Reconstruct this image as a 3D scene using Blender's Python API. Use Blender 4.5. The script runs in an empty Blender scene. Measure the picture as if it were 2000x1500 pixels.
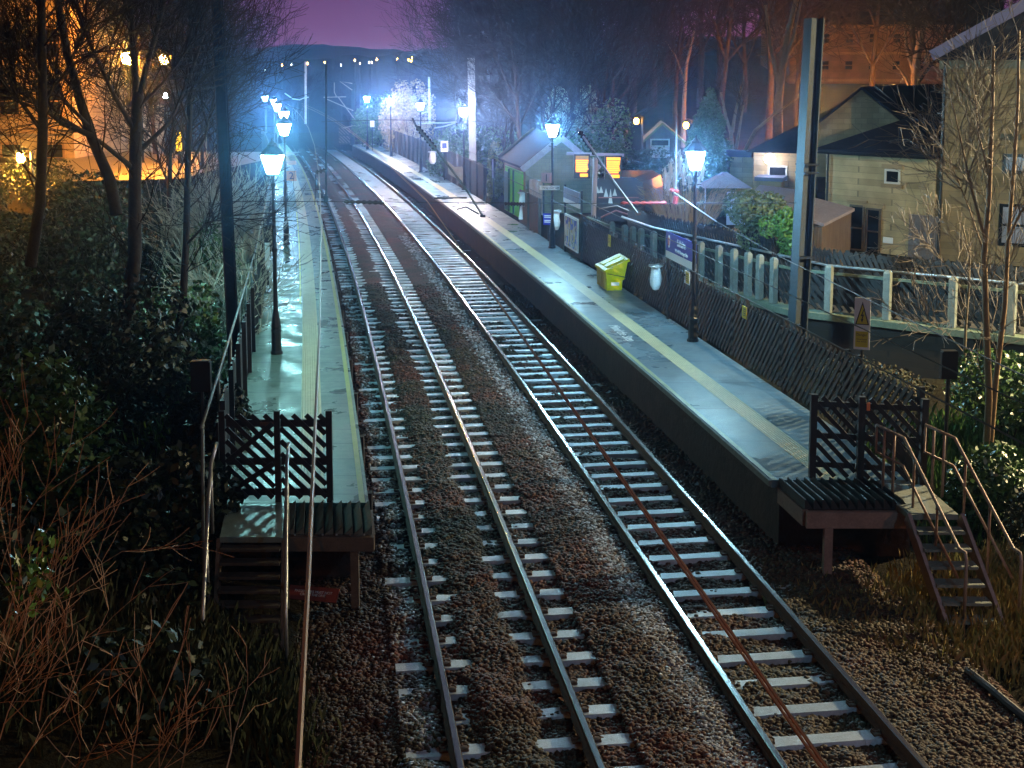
import bpy, math, random
import numpy as np
from mathutils import Vector, Matrix
random.seed(7); RNG = np.random.default_rng(7)
SC = bpy.context.scene
COL = SC.collection
V = Vector

# ------------------------------------------------------------------ camera model and survey helpers
F, H, TAN = 2600.0, 7.24, 0.119            # focal length in photo pixels, eye height over the sleepers, tan(pitch)
TH = math.atan(TAN); PY = 150 + F * TAN
CT, ST = math.cos(TH), math.sin(TH)
def ray(u, v):
    a = (u - 1000) / F; b = -(v - PY) / F
    return V((a, CT + b * ST, -ST + b * CT))
def P(u, v, z):
    d = ray(u, v); t = (z - H) / d.z
    return V((d.x * t, d.y * t, z))
def D(u, v, y):
    d = ray(u, v); t = y / d.y
    return V((d.x * t, y, H + d.z * t))

def poly(c, y):
    y = np.asarray(y, dtype=float); yc = np.clip(y, -20, 126)
    p = np.polyval(c, yc); s = np.polyval(np.polyder(np.array(c)), yc)
    return p + s * (y - yc)
KL = (2.97e-7, -3.674e-4, -1.2864e-1, 1.9328)
KR = (-5.4e-8, -3.328e-4, -1.31947e-1, 5.3270)
KPE = (-5.376e-7, -2.182e-4, -1.41362e-1, 6.9043)
KQE = (-5.0e-7, -2.2e-4, -1.400e-1, 0.60)
def cL(y): return poly(KL, y)
def cR(y): return poly(KR, y)
def PE(y): return poly(KPE, y)
def QE(y): return poly(KQE, y)
def PB(y): return PE(y) + 2.21
def QB(y): return QE(y) - 2.12
def tang(f, y):
    d = float(f(y + .5) - f(y - .5)); t = V((d, 1, 0)); t.normalize(); return t

# ------------------------------------------------------------------ materials
MATS = {}
def mat(name, col, rough=.7, metal=0., noise=None, col2=None, bump=None, emit=None, spec=.5, rough_noise=None, trans=0., island=None, pos=False, stretch=None):
    if name in MATS: return MATS[name]
    m = bpy.data.materials.new(name); m.use_nodes = True
    nt = m.node_tree; N = nt.nodes; L = nt.links
    b = N['Principled BSDF']
    c4 = (*col, 1)
    b.inputs['Base Color'].default_value = c4
    b.inputs['Roughness'].default_value = rough
    b.inputs['Metallic'].default_value = metal
    b.inputs['Specular IOR Level'].default_value = spec
    co = None
    def coords():
        nonlocal co
        if co is None:
            if pos:
                co = N.new('ShaderNodeNewGeometry').outputs['Position']
            else:
                co = N.new('ShaderNodeTexCoord').outputs['Object']
            if stretch:
                mp = N.new('ShaderNodeMapping'); mp.inputs['Scale'].default_value = stretch
                L.new(co, mp.inputs['Vector']); co = mp.outputs['Vector']
        return co
    def ntex(scale, detail=6):
        n = N.new('ShaderNodeTexNoise'); n.inputs['Scale'].default_value = scale; n.inputs['Detail'].default_value = detail
        n.inputs['Roughness'].default_value = .65
        L.new(coords(), n.inputs['Vector']); return n
    if island:
        g = N.new('ShaderNodeNewGeometry'); r = N.new('ShaderNodeValToRGB')
        L.new(g.outputs['Random Per Island'], r.inputs['Fac'])
        els = r.color_ramp.elements
        while len(els) < len(island): els.new(.5)
        for i, cc in enumerate(island):
            els[i].position = i / (len(island) - 1); els[i].color = (*cc, 1)
        L.new(r.outputs['Color'], b.inputs['Base Color'])
    elif noise:
        n = ntex(noise)
        r = N.new('ShaderNodeValToRGB'); L.new(n.outputs['Fac'], r.inputs['Fac'])
        r.color_ramp.elements[0].position = .28; r.color_ramp.elements[1].position = .74
        r.color_ramp.elements[0].color = c4; r.color_ramp.elements[1].color = (*(col2 or tuple(min(1, x * 1.7) for x in col)), 1)
        n2 = ntex(noise * 6.3)
        mx = N.new('ShaderNodeMixRGB'); mx.blend_type = 'MULTIPLY'; mx.inputs['Fac'].default_value = .5
        r2 = N.new('ShaderNodeValToRGB'); L.new(n2.outputs['Fac'], r2.inputs['Fac'])
        r2.color_ramp.elements[0].position = .3; r2.color_ramp.elements[0].color = (.45, .45, .45, 1); r2.color_ramp.elements[1].position = .7
        L.new(r.outputs['Color'], mx.inputs['Color1']); L.new(r2.outputs['Color'], mx.inputs['Color2'])
        L.new(mx.outputs['Color'], b.inputs['Base Color'])
    if rough_noise:
        n = ntex(rough_noise[0], 4)
        r = N.new('ShaderNodeMapRange'); r.inputs['From Min'].default_value = .38; r.inputs['From Max'].default_value = .62
        r.inputs['To Min'].default_value = rough_noise[1]; r.inputs['To Max'].default_value = rough_noise[2]
        L.new(n.outputs['Fac'], r.inputs['Value']); L.new(r.outputs['Result'], b.inputs['Roughness'])
    if bump:
        n = ntex(bump[0]); bp = N.new('ShaderNodeBump'); bp.inputs['Strength'].default_value = bump[1]; bp.inputs['Distance'].default_value = bump[2] if len(bump) > 2 else .02
        L.new(n.outputs['Fac'], bp.inputs['Height']); L.new(bp.outputs['Normal'], b.inputs['Normal'])
    if emit:
        b.inputs['Emission Color'].default_value = (*emit[0], 1); b.inputs['Emission Strength'].default_value = emit[1]
    if trans:
        b.inputs['Transmission Weight'].default_value = trans
    MATS[name] = m
    return m

def brick_mat(name, c1, c2, mortar, scale, w=.5, h=.22, rough=.85):
    m = bpy.data.materials.new(name); m.use_nodes = True
    N = m.node_tree.nodes; L = m.node_tree.links; b = N['Principled BSDF']
    tc = N.new('ShaderNodeTexCoord'); sp = N.new('ShaderNodeSeparateXYZ'); L.new(tc.outputs['Object'], sp.inputs[0])
    ad = N.new('ShaderNodeMath'); ad.operation = 'ADD'; L.new(sp.outputs['X'], ad.inputs[0]); L.new(sp.outputs['Y'], ad.inputs[1])
    cb = N.new('ShaderNodeCombineXYZ'); L.new(ad.outputs[0], cb.inputs['X']); L.new(sp.outputs['Z'], cb.inputs['Y'])
    br = N.new('ShaderNodeTexBrick'); L.new(cb.outputs[0], br.inputs['Vector'])
    br.inputs['Color1'].default_value = (*c1, 1); br.inputs['Color2'].default_value = (*c2, 1); br.inputs['Mortar'].default_value = (*mortar, 1)
    br.inputs['Scale'].default_value = scale; br.inputs['Mortar Size'].default_value = .012; br.inputs['Brick Width'].default_value = w; br.inputs['Row Height'].default_value = h
    no = N.new('ShaderNodeTexNoise'); no.inputs['Scale'].default_value = 1.1; no.inputs['Detail'].default_value = 8; L.new(tc.outputs['Object'], no.inputs['Vector'])
    rp = N.new('ShaderNodeValToRGB'); rp.color_ramp.elements[0].position = .3; rp.color_ramp.elements[0].color = (.4, .42, .38, 1); rp.color_ramp.elements[1].position = .68
    L.new(no.outputs['Fac'], rp.inputs['Fac'])
    mx = N.new('ShaderNodeMixRGB'); mx.blend_type = 'MULTIPLY'; mx.inputs['Fac'].default_value = .75
    L.new(br.outputs['Color'], mx.inputs['Color1']); L.new(rp.outputs['Color'], mx.inputs['Color2']); L.new(mx.outputs['Color'], b.inputs['Base Color'])
    b.inputs['Roughness'].default_value = rough
    bp = N.new('ShaderNodeBump'); bp.inputs['Strength'].default_value = .5; bp.inputs['Distance'].default_value = .02
    L.new(br.outputs['Fac'], bp.inputs['Height']); bp.invert = True; L.new(bp.outputs['Normal'], b.inputs['Normal'])
    MATS[name] = m
    return m

def emission(name, col, s):
    return mat(name, (.02, .02, .02), .5, emit=(col, s))

# ------------------------------------------------------------------ mesh builder
class MB:
    def __init__(s): s.v = []; s.f = []; s.m = []
    def face(s, pts, mi=0):
        i = len(s.v); s.v += [tuple(p) for p in pts]; s.f.append(tuple(range(i, i + len(pts)))); s.m.append(mi)
    def hexa(s, c, mi=0):
        i = len(s.v); s.v += [tuple(p) for p in c]
        for q in ((3, 2, 1, 0), (4, 5, 6, 7), (0, 1, 5, 4), (1, 2, 6, 5), (2, 3, 7, 6), (3, 0, 4, 7)):
            s.f.append(tuple(i + k for k in q)); s.m.append(mi)
    def box(s, c, size, ax=None, mi=0):
        c = V(c); ex, ey = (V((1, 0, 0)), V((0, 1, 0))) if ax is None else (V((ax[0], ax[1], 0)), V((-ax[1], ax[0], 0)))
        x, y, z = size[0] / 2, size[1] / 2, size[2] / 2
        s.hexa([c + ex * a * x + ey * b * y + V((0, 0, k * z)) for k in (-1, 1) for a, b in ((-1, -1), (1, -1), (1, 1), (-1, 1))], mi)
    def bar(s, p, q, w, t, nrm, mi=0):
        p, q, n = V(p), V(q), V(nrm); d = (q - p).normalized(); n = n - d * n.dot(d); n.normalize(); e = d.cross(n)
        s.hexa([a + e * i * w / 2 + n * j * t / 2 for a in (p, q) for i, j in ((-1, -1), (1, -1), (1, 1), (-1, 1))], mi)
    def tube(s, pts, r, n=6, mi=0, cap=True):
        pts = [V(p) for p in pts]; rr = r if isinstance(r, (list, tuple)) else [r] * len(pts)
        i0 = len(s.v); k = len(pts)
        prev = None
        for j, p in enumerate(pts):
            d = (pts[min(j + 1, k - 1)] - pts[max(j - 1, 0)])
            if d.length < 1e-9: d = V((0, 0, 1))
            d.normalize()
            if prev is None:
                a = V((0, 0, 1)) if abs(d.z) < .9 else V((1, 0, 0)); e = d.cross(a).normalized()
            else:
                e = prev - d * prev.dot(d)
                e = e.normalized() if e.length > 1e-6 else d.orthogonal().normalized()
            prev = e; g = d.cross(e)
            for q in range(n):
                t = 2 * math.pi * q / n; s.v.append(tuple(p + e * math.cos(t) * rr[j] + g * math.sin(t) * rr[j]))
        for j in range(k - 1):
            for q in range(n):
                a = i0 + j * n + q; b = i0 + j * n + (q + 1) % n
                s.f.append((a, b, b + n, a + n)); s.m.append(mi)
        if cap and n > 3:
            s.f.append(tuple(i0 + q for q in range(n))[::-1]); s.m.append(mi)
            s.f.append(tuple(i0 + (k - 1) * n + q for q in range(n))); s.m.append(mi)
    def lathe(s, prof, n=8, c=(0, 0, 0), mi=0, rot=0.):
        c = V(c); i0 = len(s.v)
        for r, z in prof:
            for q in range(n):
                t = 2 * math.pi * q / n + rot; s.v.append((c.x + r * math.cos(t), c.y + r * math.sin(t), c.z + z))
        for j in range(len(prof) - 1):
            for q in range(n):
                a = i0 + j * n + q; b = i0 + j * n + (q + 1) % n
                s.f.append((a, b, b + n, a + n)); s.m.append(mi)
        s.f.append(tuple(i0 + q for q in range(n))[::-1]); s.m.append(mi)
        s.f.append(tuple(i0 + (len(prof) - 1) * n + q for q in range(n))); s.m.append(mi)
    def prism(s, pts, off, mi=0):
        pts = [V(p) for p in pts]; off = V(off); n = len(pts); i = len(s.v)
        s.v += [tuple(p) for p in pts] + [tuple(p + off) for p in pts]
        s.f.append(tuple(range(i, i + n))[::-1]); s.m.append(mi)
        s.f.append(tuple(range(i + n, i + 2 * n))); s.m.append(mi)
        for k in range(n):
            j = (k + 1) % n; s.f.append((i + k, i + j, i + n + j, i + n + k)); s.m.append(mi)

def obj(name, mb, mats, parent=None, smooth=False):
    me = bpy.data.meshes.new(name)
    off = parent_world(parent) if parent is not None else V((0, 0, 0))
    me.from_pydata([(a - off.x, b - off.y, c - off.z) for a, b, c in mb.v], [], mb.f)
    if not isinstance(mats, (list, tuple)): mats = [mats]
    for m in mats: me.materials.append(m)
    if len(mats) > 1: me.polygons.foreach_set('material_index', mb.m)
    if smooth: me.polygons.foreach_set('use_smooth', [True] * len(mb.f))
    me.validate(); me.update()
    o = bpy.data.objects.new(name, me); COL.objects.link(o)
    if parent is not None: o.parent = parent
    return o
def parent_world(p):
    l = V((0, 0, 0))
    while p is not None: l = l + p.location; p = p.parent
    return l
def obj_np(name, verts, faces, mats, parent=None, smooth=False):
    me = bpy.data.meshes.new(name); k = faces.shape[1]
    if parent is not None: verts = verts - np.array(parent_world(parent))
    me.vertices.add(len(verts)); me.vertices.foreach_set('co', np.ascontiguousarray(verts, dtype=np.float32).ravel())
    me.loops.add(faces.size); me.loops.foreach_set('vertex_index', np.ascontiguousarray(faces, dtype=np.int32).ravel())
    me.polygons.add(len(faces)); me.polygons.foreach_set('loop_start', np.arange(0, faces.size, k, dtype=np.int32))
    me.polygons.foreach_set('loop_total', np.full(len(faces), k, dtype=np.int32))
    if smooth: me.polygons.foreach_set('use_smooth', np.ones(len(faces), dtype=bool))
    for m in (mats if isinstance(mats, (list, tuple)) else [mats]): me.materials.append(m)
    me.update(calc_edges=True); me.validate()
    o = bpy.data.objects.new(name, me); COL.objects.link(o)
    if parent is not None: o.parent = parent
    return o
def tag(o, label, cat, group=None):
    o['label'] = label; o['category'] = cat
    if group: o['group'] = group
    return o
def thing(name, label, cat, loc=(0, 0, 0), group=None):
    o = bpy.data.objects.new(name, None); o.empty_display_size = .2; o.location = loc; COL.objects.link(o)
    return tag(o, label, cat, group)
def structure(o, kind='structure'):
    o['kind'] = kind; return o
def stuff(o, label, cat):
    o['kind'] = 'stuff'; o['label'] = label; o['category'] = cat; return o
def dup(root, loc, rz=0, sc=1, label=None):
    r = root.copy(); COL.objects.link(r); r.location = loc; r.rotation_euler = (0, 0, rz); r.scale = (sc, sc, sc) if not isinstance(sc, tuple) else sc
    if label: r['label'] = label
    for ch in list(root.children):
        c = ch.copy(); COL.objects.link(c); c.parent = r
        for g in list(ch.children):
            d = g.copy(); COL.objects.link(d); d.parent = c
    return r
def text(body, size, loc, ex, up, m, parent, name='lettering', align='CENTER'):
    cu = bpy.data.curves.new(name, 'FONT'); cu.body = body; cu.size = size; cu.align_x = align; cu.align_y = 'CENTER'; cu.extrude = .002
    cu.space_line = .9
    cu.materials.append(m)
    o = bpy.data.objects.new(name, cu); COL.objects.link(o)
    ex, up = V(ex).normalized(), V(up).normalized(); n = ex.cross(up)
    R = Matrix((ex, up, n)).transposed()
    dg = bpy.context.evaluated_depsgraph_get(); dg.update()
    me = bpy.data.meshes.new_from_object(o.evaluated_get(dg)); me.materials.clear(); me.materials.append(m)
    bpy.data.objects.remove(o); bpy.data.curves.remove(cu)
    o = bpy.data.objects.new(name, me); COL.objects.link(o)
    o.parent = parent; o.location = V(loc) - parent_world(parent); o.rotation_euler = R.to_euler()
    return o

# ------------------------------------------------------------------ palette
M_iron = mat('black_iron', (.012, .014, .017), .38, noise=9, bump=(30, .15))
M_timber = mat('black_stained_timber', (.011, .012, .014), .6, noise=14, col2=(.030, .031, .034), bump=(40, .3), stretch=(1, 1, .3))
M_timberw = mat('weathered_timber', (.10, .075, .055), .75, noise=7, bump=(25, .4))
M_board = mat('dark_fence_board', (.03, .027, .026), .65, noise=5, col2=(.075, .066, .06), bump=(22, .4), stretch=(1, 1, .2))
M_conc = mat('pale_concrete', (.15, .175, .165), .85, noise=6, col2=(.25, .285, .265), bump=(30, .35))
M_moss = mat('mossy_coping', (.08, .12, .08), .85, noise=3, col2=(.19, .23, .17), bump=(16, .5))
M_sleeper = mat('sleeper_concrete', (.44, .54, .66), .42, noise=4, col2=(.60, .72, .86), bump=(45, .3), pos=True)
def vary(m, lo, hi):
    nt = m.node_tree; b = nt.nodes['Principled BSDF']; src = b.inputs['Base Color'].links[0].from_socket
    oi = nt.nodes.new('ShaderNodeObjectInfo'); mr = nt.nodes.new('ShaderNodeMapRange'); mr.inputs['To Min'].default_value = lo; mr.inputs['To Max'].default_value = hi
    nt.links.new(oi.outputs['Random'], mr.inputs['Value']); mx = nt.nodes.new('ShaderNodeMixRGB'); mx.blend_type = 'MULTIPLY'; mx.inputs['Fac'].default_value = 1
    nt.links.new(src, mx.inputs['Color1']); nt.links.new(mr.outputs['Result'], mx.inputs['Color2']); nt.links.new(mx.outputs['Color'], b.inputs['Base Color'])
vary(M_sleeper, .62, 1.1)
M_railtop = mat('worn_rail_steel', (.55, .54, .52), .24, 1., bump=(8, .05))
M_railside = mat('rusty_rail_steel', (.085, .045, .026), .8, 0., noise=12, col2=(.15, .085, .05), bump=(40, .3))
M_steel = mat('galvanised_steel', (.42, .45, .47), .42, .75, noise=4, bump=(20, .1))
M_masts = mat('galvanised_mast', (.036, .05, .064), .65, .0, noise=2.5, col2=(.055, .072, .088), bump=(12, .1), spec=.25)
M_mastd = mat('dark_painted_mast', (.012, .017, .027), .75, 0., spec=.15, noise=4, bump=(14, .1))
M_sodiumwire = mat('sodium_tinted_wire', (.42, .17, .07), .5, .1)  # orange of the sodium light put into the wire colour
M_darkwire = mat('dark_wire', (.03, .027, .025), .5, .4)
M_litwire = mat('lamplit_wire', (.55, .56, .56), .35, .9)  # lamp brightness put into the colour of one wire stretch
M_insul = mat('brown_porcelain', (.035, .022, .018), .25)
M_redins = mat('red_porcelain', (.16, .015, .015), .35)
M_handpink = mat('flaking_painted_rail', (.30, .22, .20), .5, .2, noise=9, col2=(.42, .33, .30), bump=(30, .2))
M_white = mat('white_enamel', (.78, .79, .80), .4)
M_black = mat('black_enamel', (.01, .01, .01), .4)
M_blue = mat('royal_blue_enamel', (.012, .02, .32), .35)
M_yellow = mat('yellow_enamel', (.62, .52, .03), .45)
M_orange = mat('orange_enamel', (.72, .22, .08), .5)
M_pink = mat('faded_red_enamel', (.75, .36, .36), .5)
M_slate = mat('dark_slate', (.012, .013, .022), .85, spec=.15, noise=4, col2=(.03, .03, .042), bump=(14, .4))
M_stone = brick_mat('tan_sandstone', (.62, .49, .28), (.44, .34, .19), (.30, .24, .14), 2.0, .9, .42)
M_stoneD = brick_mat('darkened_sandstone', (.36, .29, .17), (.25, .20, .12), (.17, .14, .09), 2.0, .9, .42)  # darker copy of the tan stone, offsetting the strong ramp lamp
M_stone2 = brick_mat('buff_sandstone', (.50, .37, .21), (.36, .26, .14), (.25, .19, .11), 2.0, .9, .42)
M_brick = brick_mat('mill_stone', (.30, .20, .13), (.24, .15, .10), (.2, .15, .1), .8, .7, .35)
M_stoneg = brick_mat('shelter_sandstone', (.34, .32, .22), (.28, .27, .18), (.22, .21, .16), 1.2, .5, .2)
M_glassd = mat('dark_window_glass', (.01, .012, .016), .08, spec=.6)
M_paintw = mat('pale_window_frame', (.6, .6, .58), .5)
M_bark = mat('wet_bark', (.03, .023, .018), .8, noise=8, col2=(.05, .04, .03), bump=(20, .8), spec=.2)
M_twig = mat('brown_twig', (.030, .022, .017), .9, spec=.1)
M_palebark = mat('pale_bark', (.20, .17, .13), .75, noise=7, col2=(.12, .10, .075), bump=(20, .5))
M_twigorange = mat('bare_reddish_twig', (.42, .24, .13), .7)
M_leaf = mat('green_leaf', (.05, .09, .03), .4, island=[(.02, .055, .013), (.042, .105, .02), (.075, .15, .032), (.03, .075, .022)])
M_ivy = mat('dark_ivy_leaf', (.03, .06, .025), .5, island=[(.006, .014, .007), (.012, .026, .012), (.028, .055, .022), (.008, .018, .012)])
M_leafbright = mat('bright_laurel_leaf', (.08, .18, .03), .35, island=[(.05, .12, .02), (.10, .22, .04), (.14, .27, .05)])
M_conifer = mat('conifer_needle', (.02, .06, .025), .55, island=[(.015, .045, .02), (.035, .085, .03), (.025, .06, .03)])
M_grass = mat('rough_grass', (.08, .11, .03), .6, island=[(.012, .022, .006), (.03, .04, .010), (.06, .06, .02), (.018, .032, .008)])
M_drygrass = mat('dry_straw', (.30, .21, .11), .7, island=[(.26, .18, .09), (.38, .28, .15), (.20, .14, .07)])
M_plume = mat('pampas_plume', (.50, .45, .38), .9)

# ------------------------------------------------------------------ lights
M_glow_cyan = emission('cyan_white_lantern_glass', (.40, .80, 1.), 950)
M_glow_left = emission('pale_cyan_lantern_glass', (.36, .90, .90), 360)
M_glow_leftb = emission('pale_blue_lantern_glass', (.34, .68, 1.), 420)
M_glow_blue = emission('blue_white_lantern_glass', (.34, .66, 1.), 900)
M_glow_white = emission('warm_white_lantern_glass', (1., .90, .97), 1700)
M_sodium = emission('sodium_lamp_glass', (1., .33, .03), 1500)
M_sodium_far = emission('distant_sodium_glass', (1., .38, .06), 70)
M_white_far = emission('distant_white_glass', (1., .85, .65), 14)

# ------------------------------------------------------------------ ground
def smooth(a, b, x):
    t = np.clip((x - a) / (b - a), 0, 1); return t * t * (3 - 2 * t)
WA, WB_, WC_ = (11.5, 29.8), (7.06, 33.4), (3.0, 43.0)
def behind_wall(X, Y):
    s1 = (X - WB_[0]) * .63 + (Y - WB_[1]) * .777
    s2 = (X - WB_[0]) * .921 + (Y - WB_[1]) * .39
    return np.minimum(s1, s2)
def vnoise(x, y, s, seed=0):
    x = np.asarray(x) / s; y = np.asarray(y) / s
    xi = np.floor(x).astype(np.int64); yi = np.floor(y).astype(np.int64); fx = x - xi; fy = y - yi
    def h(a, b):
        n = (a * 374761393 + b * 668265263 + seed * 974711) & 0x7fffffff
        n = ((n ^ (n >> 13)) * 1274126177) & 0x7fffffff
        return ((n ^ (n >> 16)) & 0xffff) / 65535.
    fx = fx * fx * (3 - 2 * fx); fy = fy * fy * (3 - 2 * fy)
    return (h(xi, yi) * (1 - fx) + h(xi + 1, yi) * fx) * (1 - fy) + (h(xi, yi + 1) * (1 - fx) + h(xi + 1, yi + 1) * fx) * fy
def terrain(X, Y):
    d = QE(Y) - X; e = X - PE(Y)
    z = np.full(np.shape(X), -.22)
    zl = -.15 + .25 * np.clip(d - .8, 0, 12.5)
    zl = zl + .5 * (vnoise(X, Y, 3.1, 1) - .5) * smooth(1.5, 4, d)
    z = np.where(d > .8, zl, z)
    sb = behind_wall(X, Y)
    zr = -.16 + .10 * np.clip(e - 3, 0, 4) * (1 - smooth(-1, 0, sb))
    zr = zr + (1.25 - zr) * smooth(.35, 1.2, sb) * smooth(2.35, 2.9, e)
    zr = zr + .13 * np.clip(Y - 62, 0, 90) * smooth(5, 18, e)
    zr = zr + .3 * (vnoise(X, Y, 2.3, 2) - .5) * smooth(2.6, 4, e) * (1 - smooth(-1, 1, sb))
    z = np.where(e > .8, zr, z)
    return z
xs = np.concatenate([np.arange(-120, -26, 4.), np.arange(-26, 26, .5), np.arange(26, 121, 4.)])
ys = np.concatenate([np.arange(-14, 60, .5), np.arange(60, 130, 1.5), np.arange(130, 205, 8.)])
GX, GY = np.meshgrid(xs, ys)
GZ = terrain(GX, GY)
far = smooth(120, 170, GY); GZ = GZ * (1 - far) + far * np.where(np.abs(GX - cL(GY)) < 400, 1.0, 1.)
nx, ny = len(xs), len(ys)
def grid_faces(nx, ny):
    i = np.arange((ny - 1) * nx).reshape(ny - 1, nx)[:, :-1].ravel()
    return np.stack([i, i + 1, i + nx + 1, i + nx], 1)
M_soil = mat('damp_soil_and_moss', (.014, .010, .006), .95, noise=.9, col2=(.034, .03, .014), bump=(16, 1., .1), spec=.1, pos=True)
structure(obj_np('ground', np.stack([GX, GY, GZ], -1).reshape(-1, 3), grid_faces(nx, ny), M_soil, smooth=True))

# track bed: height of the ballast over the sleeper tops
def bed(X, Y):
    a = X - cL(Y); b = X - cR(Y)
    n = vnoise(X, Y, .33, 3) - .5; n2 = vnoise(X, Y, 1.3, 4) - .5
    z = np.full(np.shape(X), -.03)
    z = np.where(np.abs(a) < 1.3, -.055, z)
    z = z + .10 * np.exp(-((a + .07) / .34) ** 4) + np.where(np.abs(a) < .75, .045 * n, 0)
    z = np.where(a < -.8, -.018 + .08 * n, z)
    z = np.where(a < -1.3, -.05 - .08 * np.clip(-1.3 - a, 0, 1), z)
    z = np.where((a > 1.25) & (b < -.8), .015 + .05 * np.exp(-((a - 1.75) / .4) ** 2), z)
    z = np.where(np.abs(b) < .75, -.052 - .022 * b + .05 * n, z)
    z = np.where(b > .8, .015, z)
    z = np.where(b > 1.3, -.02, z)
    return z + .055 * n + .035 * n2
bx_ = np.arange(-2.9, 7.0, .09)
by_ = np.concatenate([np.arange(6, 40, .12), np.arange(40, 80, .35), np.arange(80, 190, 1.5)])
T_, BY = np.meshgrid(bx_, by_)
BX = T_ + cL(BY) - 1.0
BZ = bed(BX, BY)
def bed_mat():
    m = bpy.data.materials.new('brown_ballast'); m.use_nodes = True
    N = m.node_tree.nodes; L = m.node_tree.links; b = N['Principled BSDF']
    g = N.new('ShaderNodeNewGeometry')
    vo = N.new('ShaderNodeTexVoronoi'); vo.inputs['Scale'].default_value = 20; L.new(g.outputs['Position'], vo.inputs['Vector'])
    r = N.new('ShaderNodeValToRGB'); L.new(vo.outputs['Color'], r.inputs['Fac'])
    els = r.color_ramp.elements; els[0].color = (.018, .007, .003, 1); els[1].color = (.10, .046, .019, 1)
    e = els.new(.55); e.color = (.045, .020, .008, 1)
    n = N.new('ShaderNodeTexNoise'); n.inputs['Scale'].default_value = .55; n.inputs['Detail'].default_value = 5; L.new(g.outputs['Position'], n.inputs['Vector'])
    r2 = N.new('ShaderNodeValToRGB'); r2.color_ramp.elements[0].position = .35; r2.color_ramp.elements[0].color = (1.15, .78, .52, 1); r2.color_ramp.elements[1].position = .65; r2.color_ramp.elements[1].color = (.8, .9, .55, 1)
    L.new(n.outputs['Fac'], r2.inputs['Fac'])
    mx = N.new('ShaderNodeMixRGB'); mx.blend_type = 'MULTIPLY'; mx.inputs['Fac'].default_value = 1
    L.new(r.outputs['Color'], mx.inputs['Color1']); L.new(r2.outputs['Color'], mx.inputs['Color2']); L.new(mx.outputs['Color'], b.inputs['Base Color'])
    b.inputs['Roughness'].default_value = .8
    bp = N.new('ShaderNodeBump'); bp.inputs['Strength'].default_value = 1; bp.inputs['Distance'].default_value = .05
    L.new(vo.outputs['Distance'], bp.inputs['Height']); L.new(bp.outputs['Normal'], b.inputs['Normal'])
    return m
M_bed = bed_mat()
structure(obj_np('track_bed', np.stack([BX, BY, BZ], -1).reshape(-1, 3), grid_faces(len(bx_), len(by_)), M_bed, smooth=True))

SP = .70; Y0R, Y0L = 17.41 - 8 * SP, 17.27 - 8 * SP
def on_sleeper(X, Y, c, y0):
    t = (X - c(Y)); yy = Y - .135 * t
    k = (yy - y0) / SP; return (np.abs(k - np.round(k)) * SP < .12) & (np.abs(t) < 1.27)
def stones(name, n, x_of, y, size, m):
    X = x_of; Y = y; Z = bed(X, Y)
    a = np.abs(np.abs(X - cL(Y)) - .73) < .085; b = np.abs(np.abs(X - cR(Y)) - .73) < .085
    keep = ~(a | b)
    osl = on_sleeper(X, Y, cL, Y0L) | on_sleeper(X, Y, cR, Y0R)
    keep &= ~(osl & (Z < -.012) & (RNG.random(len(X)) < .87))
    X, Y, Z, size = X[keep], Y[keep], Z[keep], size[keep]; n = len(X)
    s = size * RNG.uniform(.6, 1.25, n)
    base = np.array([(1, 0, 0), (0, 1, 0), (-1, 0, 0), (0, -1, 0), (.55, .5, .62), (-.5, .55, .6), (-.5, -.5, .66), (.5, -.55, .58)], dtype=float)
    base[:4, 2] = -.3
    Vv = base[None] * RNG.uniform(.72, 1.28, (n, 8, 3))
    th = RNG.uniform(0, 2 * np.pi, n); tl = RNG.uniform(-.7, .7, n)
    cx, sx = np.cos(tl), np.sin(tl)
    y2 = Vv[..., 1] * cx[:, None] - Vv[..., 2] * sx[:, None]; z2 = Vv[..., 1] * sx[:, None] + Vv[..., 2] * cx[:, None]
    x1 = Vv[..., 0]; ct, st = np.cos(th)[:, None], np.sin(th)[:, None]
    out = np.stack([x1 * ct - y2 * st, x1 * st + y2 * ct, z2 * .8], -1) * s[:, None, None]
    out += np.stack([X, Y, Z + s * .1 + RNG.uniform(-.008, .012, n)], -1)[:, None]
    f = np.array([(4, 5, 6), (4, 6, 7), (0, 1, 4), (1, 5, 4), (1, 2, 5), (2, 6, 5), (2, 3, 6), (3, 7, 6), (3, 0, 7), (0, 4, 7)])
    F_ = (f[None] + (np.arange(n) * 8)[:, None, None]).reshape(-1, 3)
    return obj_np(name, out.reshape(-1, 3), F_, m)
M_stoneb = mat('brown_ballast_stone', (.1, .07, .05), .7, island=[(.014, .006, .003), (.062, .025, .009), (.026, .011, .005), (.10, .052, .024), (.05, .018, .006), (.034, .02, .01), (.08, .031, .011)])
M_stonep = mat('pale_grey_ballast_stone', (.3, .3, .32), .5, island=[(.06, .05, .05), (.22, .23, .28), (.10, .10, .11), (.34, .36, .42), (.05, .04, .04), (.08, .05, .03)])
n1 = 95000
u_ = RNG.random(n1); yy = 11.0 / (1 - u_ * (1 - 11.0 / 46.)); 
xx = RNG.uniform(-2.6, 6.9, n1) + cL(yy) - 1.0
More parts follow.
